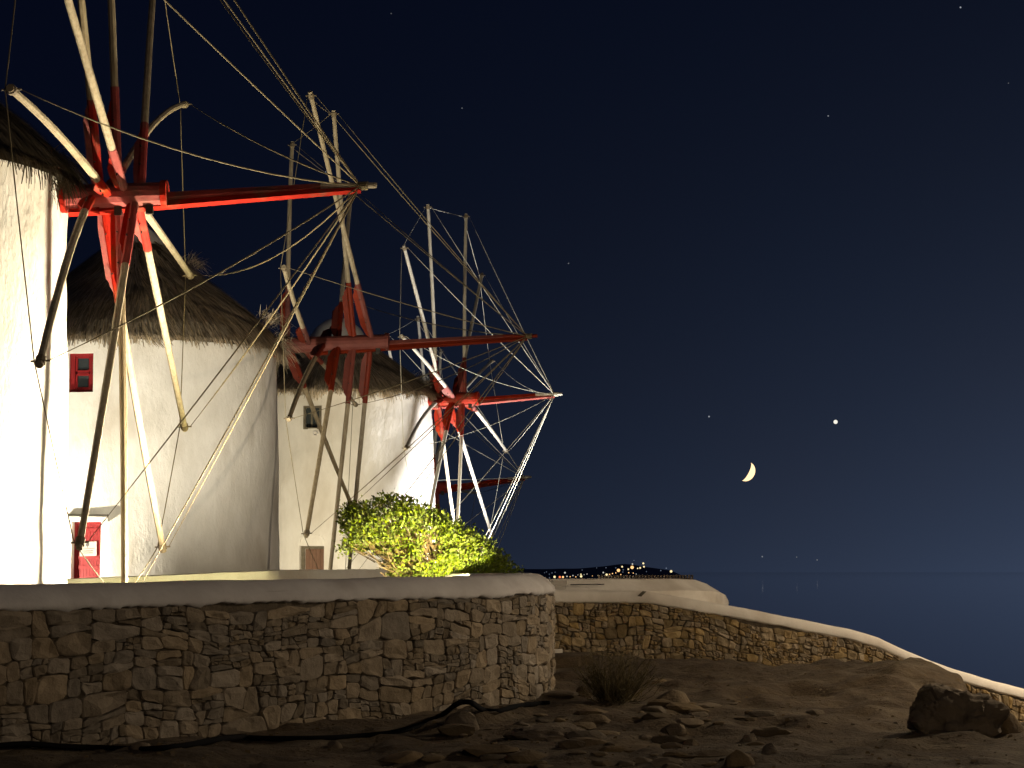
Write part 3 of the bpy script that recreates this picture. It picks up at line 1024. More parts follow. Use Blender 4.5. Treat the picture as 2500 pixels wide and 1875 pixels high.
MILLS = [
 dict(hub=(-5.273, 29.306, 5.012), yaw=-0.0125, tilt=0.04, L=3.466, sp=[(2.7, -0.2, 0.001, -0.12), (31.8, -1.3, 0.0, 0.1), (62.4, 1.1, 0.0, -0.24), (91.9, -1.2, 0.0, 0.0), (121.9, -1.4, 0.0, 0.3), (155.2, 3.2, 0.0, -0.14), (183.7, -1.0, 0.001, 0.19), (211.4, -1.8, -0.007, 0.24), (240.8, 2.5, -0.013, -0.21), (272.2, -0.2, 0.0, 0.0), (301.7, -2.7, 0.015, 0.23), (330.3, 3.2, 0.002, -0.35)]),
 dict(hub=(-3.965, 48.072, 4.956), yaw=-0.0885, tilt=0.0291, L=4.535, sp=[(10.2, 5.1, -0.009, -0.47), (48.9, -5.0, 0.135, 0.93), (71.2, -0.9, -0.075, 0.53), (106.6, -0.8, -0.09, -0.95), (131.7, -2.1, 0.0, 0.17), (163.2, -2.9, -0.004, -0.13), (189.8, 2.4, -0.001, -0.55), (219.0, 6.6, -0.01, -0.92), (253.2, -9.2, 0.0, 0.89), (283.1, -5.0, 0.0, 0.52), (310.4, -1.5, 0.019, 0.18), (338.6, 1.6, 0.006, -0.14)]),
 dict(hub=(-1.663, 61.19, 4.755), yaw=-0.2053, tilt=0.033, L=3.114, sp=[(12.8, -1.0, 0.002, 0.08), (42.9, -0.1, 0.001, -0.22), (73.5, 2.9, -0.003, -0.43), (102.5, -0.7, 0.003, 0.36), (133.1, 0.4, -0.001, 0.11), (163.4, -0.4, -0.001, 0.09), (192.4, -0.2, -0.001, 0.4), (222.6, 2.2, 0.004, -0.08), (252.3, 1.9, 0.0, -0.4), (283.2, -1.3, 0.0, 0.32), (313.0, -0.3, 0.0, 0.04), (342.3, 2.5, -0.003, -0.27)]),
 dict(hub=(-2.66, 70.0, 2.62), yaw=-0.2, tilt=0.10, L=3.35, sp=[(k * 30 + 1.5 * math.sin(k * 2.1), 1.2 * math.cos(k * 3.0), 0.0, (0.05, -0.2, -0.3, 0.3, 0.1, 0.0, 0.35, -0.1, -0.35, 0.28, 0.02, -0.25)[k]) for k in range(12)]),
]
C1, C2, C3, C4 = (-9.17, 29.36), (-8.31, 48.45), (-4.90, 61.86), (-6.0, 70.75)
base_prof = [(0.40, 7.36), (0.9, 6.93), (1.48, 6.42), (2.02, 6.02), (2.6, 5.57), (3.05, 5.15), (3.34, 4.78)]

# --- mill nearest the camera
m1 = tag(empty('windmill', (C1[0], C1[1], TZ)), 'nearest windmill, its glaring white tower cut off by the left edge', 'windmill')
tower(m1, C1, 3.12, 3.24, 5.22, TZ - 0.05, [], M['plaster'], 3)
p1 = [(r, z + 0.42) for r, z in base_prof]
thatch_roof(m1, C1, p1, 9000, 31, 0.22, tufts=[(-6.1, 29.1, 5.45, 0.8, -0.2, -0.3, 0.12, 0.45, 160), (-6.0, 29.0, 5.2, 0.5, -0.3, -0.7, 0.10, 0.35, 120)], reed='thatch_dimmed')
keep(mesh_obj('cap', *lathe(C1, [(0.62, 7.58), (0.60, 7.66), (0.40, 7.88), (0.05, 8.1), (0.0, 8.11)]), M['cap'], smooth=True), m1)
mk = MILLS[0]
rotor(m1, mk['hub'], mk['yaw'], mk['tilt'], mk['L'], mk['sp'], 1.2, M['red'], M['wood'], 0.0105, 0.008, {5: 0.30, 11: 0.30, 0: 0.10, 10: 0.05}, M['rope'], {6: 0.36, 5: 0.10, 0: 0.20, 7: 0.08, 1: 0.02, 8: 0.03, 9: 0.03, 10: 0.03, 11: 0.10}, 41, 1.2, 0.125, {0: 0.62, 1: 0.78, 2: 1.25, 3: 1.3, 4: 1.1, 5: 0.6, 6: 0.6, 7: 0.95, 8: 1.35, 9: 1.2, 10: 1.05, 11: 0.95})

# --- second mill
m2 = tag(empty('windmill', (C2[0], C2[1], TZ)), 'windmill with a red door and a small red window, second from the left', 'windmill')
def opening(c, r, x0, x1, y0, y1, zbot=None):
    a0, zt = cyl_hit(x0, y0, c, r)
    a1, zt2 = cyl_hit(x1, y0, c, r)
    zb = cyl_hit((x0 + x1) / 2, y1, c, r)[1] if zbot is None else zbot
    return (min(a0, a1), max(a0, a1), zb, (zt + zt2) / 2)
OW2 = opening(C2, 3.15, 166, 228, 862, 957)
OD2 = opening(C2, 3.22, 174, 246, 1274, 1400, TZ + 0.05)
_, TP2 = tower(m2, C2, 3.12, 3.23, 4.85, TZ - 0.05, [OW2, OD2], M['plaster'], 13)
def inset(op, r, depth):
    """flat frame of an opening: corners low-left, low-right, up-right, up-left plus outward normal"""
    p0, p1, z0, z1 = op
    def pt(p, z):
        return Vector((r[0] + (r[2] - depth) * math.cos(p), r[1] + (r[2] - depth) * math.sin(p), z))
    pm = (p0 + p1) / 2
    return pt(p0, z0), pt(p1, z0), pt(p1, z1), pt(p0, z1), Vector((math.cos(pm), math.sin(pm), 0))
def quad_bar(mb, A, B, C, D, n, u0, u1, v0, v1, t, off=0.0):
    """box on the panel A(ll) B(lr) C(ur) D(ul), fractions u across and v up"""
    def q(u_, v_): return A.lerp(B, u_).lerp(D.lerp(C, u_), v_)
    mb.prism([q(u0, v0) + n * off, q(u1, v0) + n * off, q(u1, v1) + n * off, q(u0, v1) + n * off], n * t)
# window: frame, mullion, two sashes
A, B, C_, D, n_ = inset(OW2, (C2[0], C2[1], 3.13), 0.14)
fr = MB()
quad_bar(fr, A, B, C_, D, n_, 0.0, 0.20, 0.0, 1.0, 0.07)
quad_bar(fr, A, B, C_, D, n_, 0.84, 1.0, 0.0, 1.0, 0.07)
quad_bar(fr, A, B, C_, D, n_, 0.20, 0.84, 0.93, 1.0, 0.068)
quad_bar(fr, A, B, C_, D, n_, 0.20, 0.84, 0.0, 0.09, 0.068)
win = keep(fr.build('window', M['door_red']), m2)
for (v0, v1) in ((0.09, 0.48), (0.53, 0.93)):
    sh = MB()
    quad_bar(sh, A, B, C_, D, n_, 0.21, 0.29, v0 + .01, v1 - .01, 0.045)
    quad_bar(sh, A, B, C_, D, n_, 0.77, 0.83, v0 + .01, v1 - .01, 0.045)
    quad_bar(sh, A, B, C_, D, n_, 0.29, 0.77, v1 - .05, v1 + 0.02, 0.043)
    quad_bar(sh, A, B, C_, D, n_, 0.29, 0.77, v0 - 0.02, v0 + .04, 0.043)
    o = sh.build('sash', M['door_red']); o.parent = win
    gl = MB()
    quad_bar(gl, A, B, C_, D, n_, 0.27, 0.79, v0, v1, 0.012)
    o = gl.build('pane', M['glass']); o.parent = win
# door: planks, rails, jambs, lintel, plaque
A, B, C_, D, n_ = inset(OD2, (C2[0], C2[1], 3.2), 0.19)
df = MB()
quad_bar(df, A, B, C_, D, n_, 0.0, 0.10, 0.0, 1.0, 0.05)
quad_bar(df, A, B, C_, D, n_, 0.93, 1.0, 0.0, 1.0, 0.05)
quad_bar(df, A, B, C_, D, n_, 0.10, 0.93, 0.97, 1.0, 0.048)
door = keep(df.build('door', M['door_red']), m2)
for k in range(7):
    pk = MB()
    w_ = 0.83 / 7
    quad_bar(pk, A, B, C_, D, n_, 0.10 + w_ * k + .004, 0.10 + w_ * (k + 1) - .004, 0.0, 0.968, 0.03 + 0.003 * (k % 2))
    o = pk.build('plank', M['door_red']); o.parent = door
for v in (0.50, 0.60, 0.90):
    rl = MB()
    quad_bar(rl, A, B, C_, D, n_, 0.13, 0.90, v, v + 0.035, 0.048)
    o = rl.build('rail', M['door_red']); o.parent = door
sg = MB()
# plaque on the door
def on_door(px, py):
    d = ray(px, py)
    t = (A + n_ * 0.06).dot(n_) / d.dot(n_)
    return d * t
S4 = [on_door(195, 1358), on_door(236, 1357), on_door(236, 1322), on_door(195, 1324)]
sg.prism([p - n_ * 0.0 for p in S4], n_ * 0.012)
sign = keep(sg.build('sign_board', M['sign']), m2)
ik = MB()
for v0, u0, u1 in ((0.50, 0.10, 0.92), (0.33, 0.16, 0.80), (0.19, 0.18, 0.78)):
    rngs = random.Random(int(v0 * 100))
    u_ = u0
    while u_ < u1:
        w_ = rngs.uniform(0.02, 0.05)
        quad_bar(ik, *S4, n_, u_, min(u_ + w_, u1), v0, v0 + (0.045 if v0 > .4 else 0.06) * rngs.uniform(0.8, 1.15), 0.004, 0.012)
        u_ += w_ + 0.012
# emblem: round tree-like crest on a stem
def s4(u_, v_): return S4[0].lerp(S4[1], u_).lerp(S4[3].lerp(S4[2], u_), v_)
ik.prism([s4(0.47 + 0.105 * math.cos(R(a_)), 0.80 + 0.12 * math.sin(R(a_))) + n_ * 0.0125 for a_ in range(0, 360, 30)], n_ * 0.004)
quad_bar(ik, *S4, n_, 0.455, 0.485, 0.58, 0.70, 0.004, 0.0125)
o = ik.build('sign_print', M['ink']); o.parent = sign; o['kind'] = 'stuff'
lt = MB()
for k in range(10):
    pass
a0, a1 = OD2[0] - 0.03, OD2[1] + 0.05
zl = OD2[3]
prs = []
for k in range(9):
    p = a0 + (a1 - a0) * k / 8
    for r_, z_ in ((3.10, zl + 0.0), (3.36, zl + 0.012), (3.38, zl + 0.10), (3.10, zl + 0.17)):
        prs.append((C2[0] + r_ * math.cos(p), C2[1] + r_ * math.sin(p), z_))
ff = [(k * 4 + j, k * 4 + (j + 1) % 4, (k + 1) * 4 + (j + 1) % 4, (k + 1) * 4 + j) for k in range(8) for j in range(4)] + [(3, 2, 1, 0), (32, 33, 34, 35)]
keep(mesh_obj('lintel', prs, ff, M['plaster']), m2)
thatch_roof(m2, C2, base_prof, 16000, 32, 0.26, tufts=[(-5.15, 48.0, 5.0, 0.8, -0.3, -0.1, 0.14, 0.5, 260), (-5.3, 47.9, 5.45, 0.6, -0.2, 0.5, 0.12, 0.45, 130), (-7.2, 49.0, 6.85, 0.6, 0.2, 0.35, 0.12, 0.40, 120)])
keep(mesh_obj('cap', *lathe(C2, [(0.62, 7.16), (0.60, 7.24), (0.40, 7.46), (0.16, 7.66), (0.0, 7.74)]), M['cap'], smooth=True), m2)
mk = MILLS[1]
rotor(m2, mk['hub'], mk['yaw'], mk['tilt'], mk['L'], mk['sp'], 2.6, M['red2'], M['wood'], 0.010, 0.007, {5: 0.1, 11: 0.1}, M['rope'], {6: 0.2, 5: 0.15}, 42, 1.36)

# --- third mill
m3 = tag(empty('windmill', (C3[0], C3[1], TZ)), 'third windmill, lit warm on the left and white on the right, behind the green shrub', 'windmill')
OW3 = opening(C3, 2.68, 742, 783, 992, 1046)
OD3 = opening(C3, 2.76, 731, 791, 1333, 1400, TZ + 0.05)
ON3 = (OD3[0], OD3[1], OD3[3] + 0.006, OD3[3] + 0.30)
tower(m3, C3, 2.66, 2.80, 4.86, TZ - 0.05, [OW3, OD3], M['plaster'], 23, 0.20)
A, B, C_, D, n_ = inset(OW3, (C3[0], C3[1], 2.67), 0.02)
fr = MB()
quad_bar(fr, A, B, C_, D, n_, -0.04, 0.10, -0.03, 1.02, 0.03)
quad_bar(fr, A, B, C_, D, n_, 0.92, 1.05, -0.03, 1.02, 0.03)
quad_bar(fr, A, B, C_, D, n_, 0.10, 0.92, 0.93, 1.02, 0.028)
quad_bar(fr, A, B, C_, D, n_, 0.10, 0.92, -0.03, 0.05, 0.028)
win = keep(fr.build('window', M['frame_dark']), m3)
gl = MB()
quad_bar(gl, A, B, C_, D, n_, 0.05, 0.95, 0.0, 1.0, 0.01, -0.15)
o = gl.build('pane', M['glass']); o.parent = win
bar = MB()
quad_bar(bar, A, B, C_, D, n_, 0.34, 0.44, 0.03, 0.96, 0.02, -0.13)
o = bar.build('mullion', M['frame_dark']); o.parent = win
A, B, C_, D, n_ = inset(OD3, (C3[0], C3[1], 2.76), 0.15)
df = MB()
quad_bar(df, A, B, C_, D, n_, 0.0, 0.16, 0.0, 1.0, 0.03)
quad_bar(df, A, B, C_, D, n_, 0.16, 1.0, 0.955, 1.0, 0.028)
door = keep(df.build('door', M['frame_dark']), m3)
for k in range(5):
    pk = MB()
    w_ = 0.80 / 5
    quad_bar(pk, A, B, C_, D, n_, 0.18 + w_ * k + .004, 0.18 + w_ * (k + 1) - .004, 0.0, 0.95, 0.02 + 0.004 * (k % 2))
    o = pk.build('plank', M['door_brown']); o.parent = door
# arched plaster hood over the door
ah = MB()
a0, a1, z0 = OD3[0] - 0.012, OD3[1] + 0.012, OD3[3]
outr = []
for k in range(13):
    t_ = math.pi * k / 12
    p = (a0 + a1) / 2 - (a1 - a0) / 2 * math.cos(t_)
    z_ = z0 + 0.32 * (math.sin(t_) ** 0.55 if 0 < k < 12 else 0)
    outr.append((p, z_))
vv = []
for p, z_ in outr:
    for r_, kk in ((2.70, 1.0), (2.785, 1.0), (2.785, 0.86), (2.70, 0.86)):
        pp = (a0 + a1) / 2 + (p - (a0 + a1) / 2) * kk
        zz = z0 + (z_ - z0) * kk
        vv.append((C3[0] + r_ * math.cos(pp), C3[1] + r_ * math.sin(pp), zz))
ff = [(k * 4 + j, k * 4 + (j + 1) % 4, (k + 1) * 4 + (j + 1) % 4, (k + 1) * 4 + j) for k in range(12) for j in range(4)]
keep(mesh_obj('door_arch', vv, ff, M['plaster']), m3)
ph, zh = cyl_hit(770, 1058, C3, 2.69)
vt = MB()
q = Vector((C3[0] + 2.68 * math.cos(ph), C3[1] + 2.68 * math.sin(ph), zh)); nv = Vector((math.cos(ph), math.sin(ph), 0))
vt.tube([q + (Vector((-nv.y, nv.x, 0)) * math.cos(t_) + Vector((0, 0, 1)) * math.sin(t_)) * 0.055 + nv * 0.01 for t_ in [2 * math.pi * k / 14 for k in range(15)]], 0.018, 6, False)
keep(vt.build('round_vent', M['coping']), m3)
prof3 = [(0.66, 6.56), (1.1, 6.22), (1.82, 5.66), (2.55, 5.12), (2.84, 4.84)]
thatch_roof(m3, C3, prof3, 13000, 33, 0.26, tufts=[(-2.35, 61.3, 5.0, 0.8, -0.2, 0.2, 0.14, 0.45, 260), (-2.6, 61.2, 5.2, 0.6, -0.2, 0.5, 0.16, 0.5, 160)])
keep(mesh_obj('cap', *lathe(C3, [(0.80, 6.44), (0.78, 6.58), (0.62, 6.82), (0.36, 7.03), (0.12, 7.12), (0.0, 7.13)]), M['cap'], smooth=True), m3)
mk = MILLS[2]
rotor(m3, mk['hub'], mk['yaw'], mk['tilt'], mk['L'], mk['sp'], 1.5, M['red3'], M['wood_pale'], 0.0095, 0.008, {11: 0.26, 0: 0.05}, M['rope_pale'], {0: 0.28, 5: 0.25, 11: 0.2}, 43, 1.1)

# --- fourth mill, almost hidden
m4 = tag(empty('windmill', (C4[0], C4[1], -2.9)), 'farthest windmill, only its red bowsprit, spokes and ropes showing beside the third tower', 'windmill')
tower(m4, C4, 2.65, 2.8, 2.75, -2.95, [], M['plaster'], 33)
thatch_roof(m4, C4, [(r, z - 2.1) for r, z in prof3], 3000, 34, 0.24)
keep(mesh_obj('cap', *lathe(C4, [(0.80, 4.34), (0.78, 4.48), (0.62, 4.72), (0.36, 4.93), (0.0, 5.03)]), M['cap'], smooth=True), m4)
mk = MILLS[3]
rotor(m4, mk['hub'], mk['yaw'], mk['tilt'], mk['L'], mk['sp'], 1.5, M['red3'], M['wood_pale'], 0.0100, 0.008, {}, M['rope_pale'], {}, 44, 1.1)

# ------------------------------------------------------------------ wind-bent shrub with its lamp
from mathutils.geometry import intersect_point_tri_2d
def in_poly(p, poly):
    c = False
    n = len(poly)
    for i in range(n):
        a, b_ = poly[i], poly[(i + 1) % n]
        if (a[1] > p[1]) != (b_[1] > p[1]) and p[0] < (b_[0] - a[0]) * (p[1] - a[1]) / (b_[1] - a[1]) + a[0]:
            c = not c
    return c
BY = 33.6
outline = [(833, 1346), (836, 1330), (850, 1312), (838, 1290), (836, 1262), (846, 1240), (870, 1234), (905, 1226), (928, 1214), (965, 1212), (1000, 1222), (1030, 1236), (1062, 1248), (1092, 1262), (1120, 1278), (1150, 1294),
           (1178, 1318), (1208, 1342), (1238, 1368), (1258, 1392), (1264, 1416), (1262, 1470), (960, 1470), (962, 1410), (948, 1380), (930, 1352), (900, 1338), (870, 1344), (850, 1340)]
sh = tag(empty('shrub', (X(1080, BY), BY, TZ)), 'wind-bent green shrub glowing yellow-green from the lamp at its foot', 'shrub')
rng = random.Random(5)
root_p = at(1085, 1470, BY)
vv, ff = [], []
tw = MB()
def leaf(p, d, s):
    side = d.cross(Vector((rng.gauss(0, 1), rng.gauss(0, 1), rng.gauss(0, 1)))).normalized() * s * 0.30
    k0 = len(vv)
    vv.extend([p, p + d * s * 0.45 + side, p + d * s, p + d * s * 0.45 - side])
    ff.append((k0, k0 + 1, k0 + 2)); ff.append((k0, k0 + 2, k0 + 3))
clumps = []
tries = 0
def edge_dist(p):
    best = 1e9
    n = len(outline)
    for i in range(n):
        a, b_ = outline[i], outline[(i + 1) % n]
        dx, dy = b_[0] - a[0], b_[1] - a[1]
        t = max(0, min(1, ((p[0] - a[0]) * dx + (p[1] - a[1]) * dy) / (dx * dx + dy * dy)))
        best = min(best, math.hypot(p[0] - a[0] - dx * t, p[1] - a[1] - dy * t))
    return best
while len(clumps) < 1150 and tries < 30000:
    tries += 1
    p = (rng.uniform(833, 1264), rng.uniform(1212, 1470))
    if not in_poly(p, outline): continue
    ed = edge_dist(p)
    # bare woody middle low on the windward side
    bare = math.hypot((p[0] - 1010) / 75.0, (p[1] - 1345) / 55.0)
    halfd = 1.05 * math.sqrt(max(0.03, 1 - (1 - min(1.0, ed / 75.0)) ** 2))
    dep = rng.choice((-1, -1, 1, 0)) * halfd * rng.uniform(0.75, 1.0)
    if bare < 1.0 and dep < 0.3 and rng.random() < 0.45: continue
    clumps.append((p, dep, ed))
for p, dep, ed in clumps:
    c = at(p[0], p[1], BY + dep)
    out_d = (c - at(1070, 1400, BY)).normalized()
    n_l = rng.randint(20, 32)
    for _ in range(n_l):
        q = c + Vector((rng.gauss(0, 0.052), rng.gauss(0, 0.062), rng.gauss(0, 0.046)))
        d = (out_d * 0.7 + Vector((rng.gauss(0, .6), rng.gauss(0, .6), rng.gauss(0, .6) + 0.25))).normalized()
        leaf(q, d, rng.choice((0.028, 0.036, 0.044, 0.054, 0.066)) * rng.uniform(0.85, 1.15))
    if rng.random() < 0.55:
        t0 = root_p.lerp(c, rng.uniform(0.35, 0.75)) + Vector((rng.gauss(0, .05), rng.gauss(0, .05), rng.gauss(0, .04)))
        tw.tube(bend_line(t0, c, Vector((rng.gauss(0, .05), rng.gauss(0, .05), rng.uniform(0, .1))), 5), [0.010, 0.008, 0.007, 0.005, 0.003], 4, False)
keep(mesh_obj('foliage', vv, ff, M['leaf']), sh)
sh.children[-1]['kind'] = 'stuff'
# main stems leaning into the wind
for k in range(16):
    tx, ty = rng.uniform(870, 1200), rng.uniform(1250, 1350)
    if not in_poly((tx, ty), outline): continue
    e = at(tx, ty, BY + rng.uniform(-0.7, 0.5))
    s0 = root_p + Vector((rng.uniform(-0.25, 0.25), rng.uniform(-0.3, 0.3), 0))
    mb = MB()
    mb.tube(bend_line(s0, e, Vector((rng.uniform(0.0, 0.2), rng.uniform(-.1, .1), rng.uniform(0, .1))), 8), [0.032 - 0.0034 * i for i in range(8)], 6)
    keep(mb.build('stem', M['twig']), sh)
for k in range(330):
    p = (rng.gauss(1005, 48), rng.gauss(1352, 36))
    if not in_poly(p, outline): continue
    c = at(p[0], p[1], BY - rng.uniform(0.2, 0.75))
    d = Vector((-0.75 + rng.gauss(0, .25), rng.gauss(0, .3), 0.55 + rng.gauss(0, .3))).normalized()
    l = rng.uniform(0.12, 0.34)
    tw.tube(bend_line(c, c + d * l, Vector((rng.gauss(0, .02), rng.gauss(0, .02), rng.gauss(0, .02))), 4), [0.008, 0.007, 0.005, 0.003], 4, False)
o = keep(tw.build('twigs', M['twig']), sh)
tag(o, kind='stuff')

# ------------------------------------------------------------------ ground things
def ground_at(px, py):
    d = ray(px, py)
    y = 14.0
    while y < 46:
        p = d * (y / d.y)
        if p.z <= ground_h(p.x, p.y): return p
        y += 0.04
    return d * (40 / d.y)
_ico = bmesh.new()
bmesh.ops.create_icosphere(_ico, subdivisions=3, radius=1.0)
ICO_V = [v.co.copy() for v in _ico.verts]
ICO_F = [tuple(v.index for v in f.verts) for f in _ico.faces]
_ico.free()
_ic4 = bmesh.new()
bmesh.ops.create_icosphere(_ic4, subdivisions=5, radius=1.0)
I4V = [v.co.copy() for v in _ic4.verts]; I4F = [tuple(v.index for v in f.verts) for f in _ic4.faces]
_ic4.free()
def rock(px, py, w, h, label, seed, dz=0.0, flat=1.0, cat='rock', facets=5, lump=1.0):
    """px,py: middle of its foot in the photograph, w,h its size there"""
    p = ground_at(px, py)
    s = p.y / F_PX
    rx, rz = w * s / 2 * 1.12, h * s * 0.86
    ry = rx * 0.8 * flat
    vv_ = []
    fine_ = w > 120
    for v in (I4V if fine_ else ICO_V):
        k = 1 + lump * (0.20 * nz(v, 1.1, seed) + 0.10 * nz(v, 2.6, seed + 3)) + 0.05 * nz(v, 6.0, seed)
        # facet: squash towards a few planes
        q = v * k
        for t in range(facets):
            rr_ = random.Random(seed * 13 + t)
            pn = Vector((rr_.gauss(0, 1), rr_.gauss(0, 1), rr_.gauss(0, 0.7))).normalized()
            dd = q.dot(pn) - rr_.uniform(0.55, 0.82)
            if dd > 0: q -= pn * dd * 0.85
        if fine_:
            q = q * (1 + 0.05 * nz(v, 4.0, seed) + 0.035 * nz(v, 9.0, seed + 2) + 0.02 * nz(v, 20.0, seed) - 0.06 * sstep(0.82, 1.0, 1 - abs(nz(v, 1.6, seed + 7)) * 3))
        vv_.append((q.x * rx, q.y * ry, q.z * rz * (0.95 if q.z > 0 else 0.4)))
    o = mesh_obj('rock', vv_, I4F if fine_ else ICO_F, M['rock'], smooth=True)
    o.data.set_sharp_from_angle(angle=R(32))
    o.location = (p.x, p.y + ry * 0.6, ground_h(p.x, p.y + ry * 0.6) - 0.02 + dz)
    o.rotation_euler = (0, 0, random.Random(seed).uniform(-0.3, 0.3))
    tag(o, label, cat)
    return o
rock(1128, 1786, 96, 62, 'rounded boulder propping up the black hose at the foot of the big wall', 3)
rock(1345, 1806, 190, 44, 'broad flat pale rock right of the boulder under the hose', 4)
rock(1452, 1768, 96, 30, 'egg-shaped flat stone in front of the dry bush', 5)
rock(1530, 1836, 170, 40, 'wide low rock slab below the egg-shaped stone', 6)
rock(1648, 1800, 62, 38, 'pale angular rock right of the wide low slab', 7)
rock(1690, 1822, 40, 26, 'small grey rock tucked behind the pale angular rock', 8)
rock(1640, 1720, 86, 46, 'rounded grey rock just right of the dry bush', 9)
rock(1608, 1668, 50, 24, 'small rock at the upper right of the dry bush', 10)
rock(985, 1862, 112, 28, 'long flat pale stone on the dark ground near the bottom edge', 11)
rock(812, 1826, 40, 24, 'small pointed stone just below the black hose', 12)
rock(1808, 1872, 66, 46, 'upright pale stone at the bottom edge', 13)
rock(1830, 1812, 46, 30, 'lumpy grey stone above the upright pale stone', 14)
rock(1880, 1842, 50, 40, 'pointed stone right of the upright pale stone', 15)
rock(1562, 1742, 22, 14, 'tiny bright pebble-like stone below the dry bush', 16)
rock(1424, 1700, 40, 34, 'blocky stone left of the dry bush trunk', 17)
rock(1270, 1772, 44, 14, 'thin pale stone between the hose and the broad flat rock', 18)
rock(2340, 1782, 200, 122, 'big rounded dark boulder at the right end of the rocky mound', 21, flat=1.2, facets=2, lump=1.7)
rock(2466, 1790, 70, 62, 'rounded boulder against the wall at the right edge', 22)
rock(340, 1830, 60, 30, 'rounded stone at the foot of the wall above the hose', 24)

# half-buried rubble below the middle of the picture
rng = random.Random(51)
rb = MB()
_i2 = bmesh.new()
bmesh.ops.create_icosphere(_i2, subdivisions=2, radius=1.0)
I2V = [v.co.copy() for v in _i2.verts]; I2F = [tuple(v.index for v in f.verts) for f in _i2.faces]
_i2.free()
for k in range(110):
    px, py = rng.gauss(1480, 260), rng.uniform(1690, 1878)
    if px < 880 or px > 2480 or py < 1690 + max(0, (1300 - px)) * 0.35: continue
    p = ground_at(px, py)
    s_ = rng.choice((0.03, 0.04, 0.05, 0.07, 0.10, 0.16)) * rng.uniform(0.7, 1.3)
    sd = rng.random() * 50
    pn = [Vector((rng.gauss(0, 1), rng.gauss(0, 1), rng.gauss(0, .8))).normalized() for _ in range(5)]
    ht = rng.uniform(0.25, 0.6)
    vs2 = []
    for v in I2V:
        q = v * (1 + 0.22 * nz(v, 1.2, sd))
        for n2 in pn:
            dd = q.dot(n2) - 0.62
            if dd > 0: q = q - n2 * dd * 0.9
        vs2.append(p + Vector((q.x * s_ * 1.4, q.y * s_ * 1.0, q.z * s_ * ht + 0.1 * s_)))
    rb.add(vs2, I2F)
tag(rb.build('rubble', M['rubble']), 'half-buried flat stones and rubble in the bare earth', 'rubble', kind='stuff')

# loose chips and gravel
rng = random.Random(77)
gv = MB()
for k in range(1500):
    px = rng.uniform(0, 2500)
    py = 1700 + 175 * rng.random() if px < 1300 else rng.uniform(1640, 1875)
    p = ground_at(px, py)
    if px < 1340:
        # keep clear of the wall
        u = NEAR.u_of_px(min(px, 1330))
        if p.y > NEAR.pos(u).y - 0.05: continue
    if p.y > 33: continue
    s = rng.choice((0.006, 0.008, 0.010, 0.014, 0.022)) * rng.uniform(0.6, 1.3)
    q = [p + Vector((rng.uniform(-s, s) * 1.3, rng.uniform(-s, s), rng.uniform(0, s * 0.9))) for _ in range(3)]
    c = p + Vector((0, 0, s * 0.9))
    b0 = p + Vector((-s, -s * 0.6, -0.005)); b1 = p + Vector((s, -s * 0.5, -0.005)); b2 = p + Vector((0.2 * s, s, -0.005))
    t0 = b0.lerp(p, 0.35) + Vector((0, 0, s * rng.uniform(.5, 1))); t1 = b1.lerp(p, 0.35) + Vector((0, 0, s * rng.uniform(.5, 1))); t2 = b2.lerp(p, .35) + Vector((0, 0, s * rng.uniform(.5, 1)))
    gv.add([b0, b1, b2, t0, t1, t2], [(0, 1, 4, 3), (1, 2, 5, 4), (2, 0, 3, 5), (3, 4, 5)])
tag(gv.build('gravel', M['chips']), 'loose stone chips scattered over the bare earth', 'gravel', kind='stuff')

# concrete step and stub of stone by the wall end
st = tag(empty('step', (X(1400, 31.2), 31.2, -1.5)), 'smooth rounded earth-coloured step behind the end of the big wall', 'step')
mb = MB()
ys_ = 31.2
z1, z0 = zat(1390, 1600, ys_), -1.75
prof = [(0, z0), (0.0, z1 - 0.10), (0.05, z1 - 0.03), (0.15, z1), (0.9, z1 + 0.01)]
xa, xb = X(1270, ys_), X(1446, ys_)
vv, ff = [], []
for k in range(13):
    x = xa + (xb - xa) * k / 12
    for dy, z in prof:
        vv.append((x, ys_ + dy + 0.02 * nz((x, 0, 0), 3), z + 0.012 * nz((x, dy, 0), 3.0)))
for k in range(12):
    for j in range(4):
        a = k * 5 + j
        ff.append((a, a + 5, a + 6, a + 1))
ff.append(tuple(60 + j for j in reversed(range(5))))
keep(mesh_obj('step_block', vv, ff, M['dirt'], smooth=True), st)
mb = MB()
mb.box(at(1358, 1588, 31.9) - Vector((0, 0, 0.02)), 0.17, 0.12, 0.075, Matrix.Rotation(0.1, 3, 'Z'))
keep(mb.build('loose_block', M['coping_pale']), st)

# black hose lying along the foot of the wall
hp = [(-60, 1826), (60, 1816), (150, 1822), (260, 1826), (360, 1829), (450, 1820), (540, 1803), (600, 1800), (640, 1803), (760, 1803), (880, 1797), (960, 1788), (1030, 1768), (1080, 1744), (1110, 1722), (1130, 1714), (1152, 1716), (1178, 1732), (1215, 1736), (1260, 1724), (1310, 1718), (1342, 1716)]
hpts = []
for px, py in hp:
    u = NEAR.u_of_px(min(px, 1335))
    yw = NEAR.pos(u).y
    g_ = ground_at(px, py + 4)
    y_ = min(g_.y, yw - 0.10)
    if 1100 <= px <= 1170: y_ = ground_at(1128, 1786).y + 0.05
    hpts.append(at(px, py, y_))
fine = []
for i in range(len(hpts) - 1):
    p0, p1, p2, p3_ = hpts[max(i - 1, 0)], hpts[i], hpts[i + 1], hpts[min(i + 2, len(hpts) - 1)]
    for k in range(5):
        t = k / 5
        fine.append(0.5 * ((2 * p1) + (p2 - p0) * t + (2 * p0 - 5 * p1 + 4 * p2 - p3_) * t * t + (3 * p1 - p0 - 3 * p2 + p3_) * t ** 3))
fine.append(hpts[-1])
mb = MB()
mb.tube(fine, 0.028, 8)
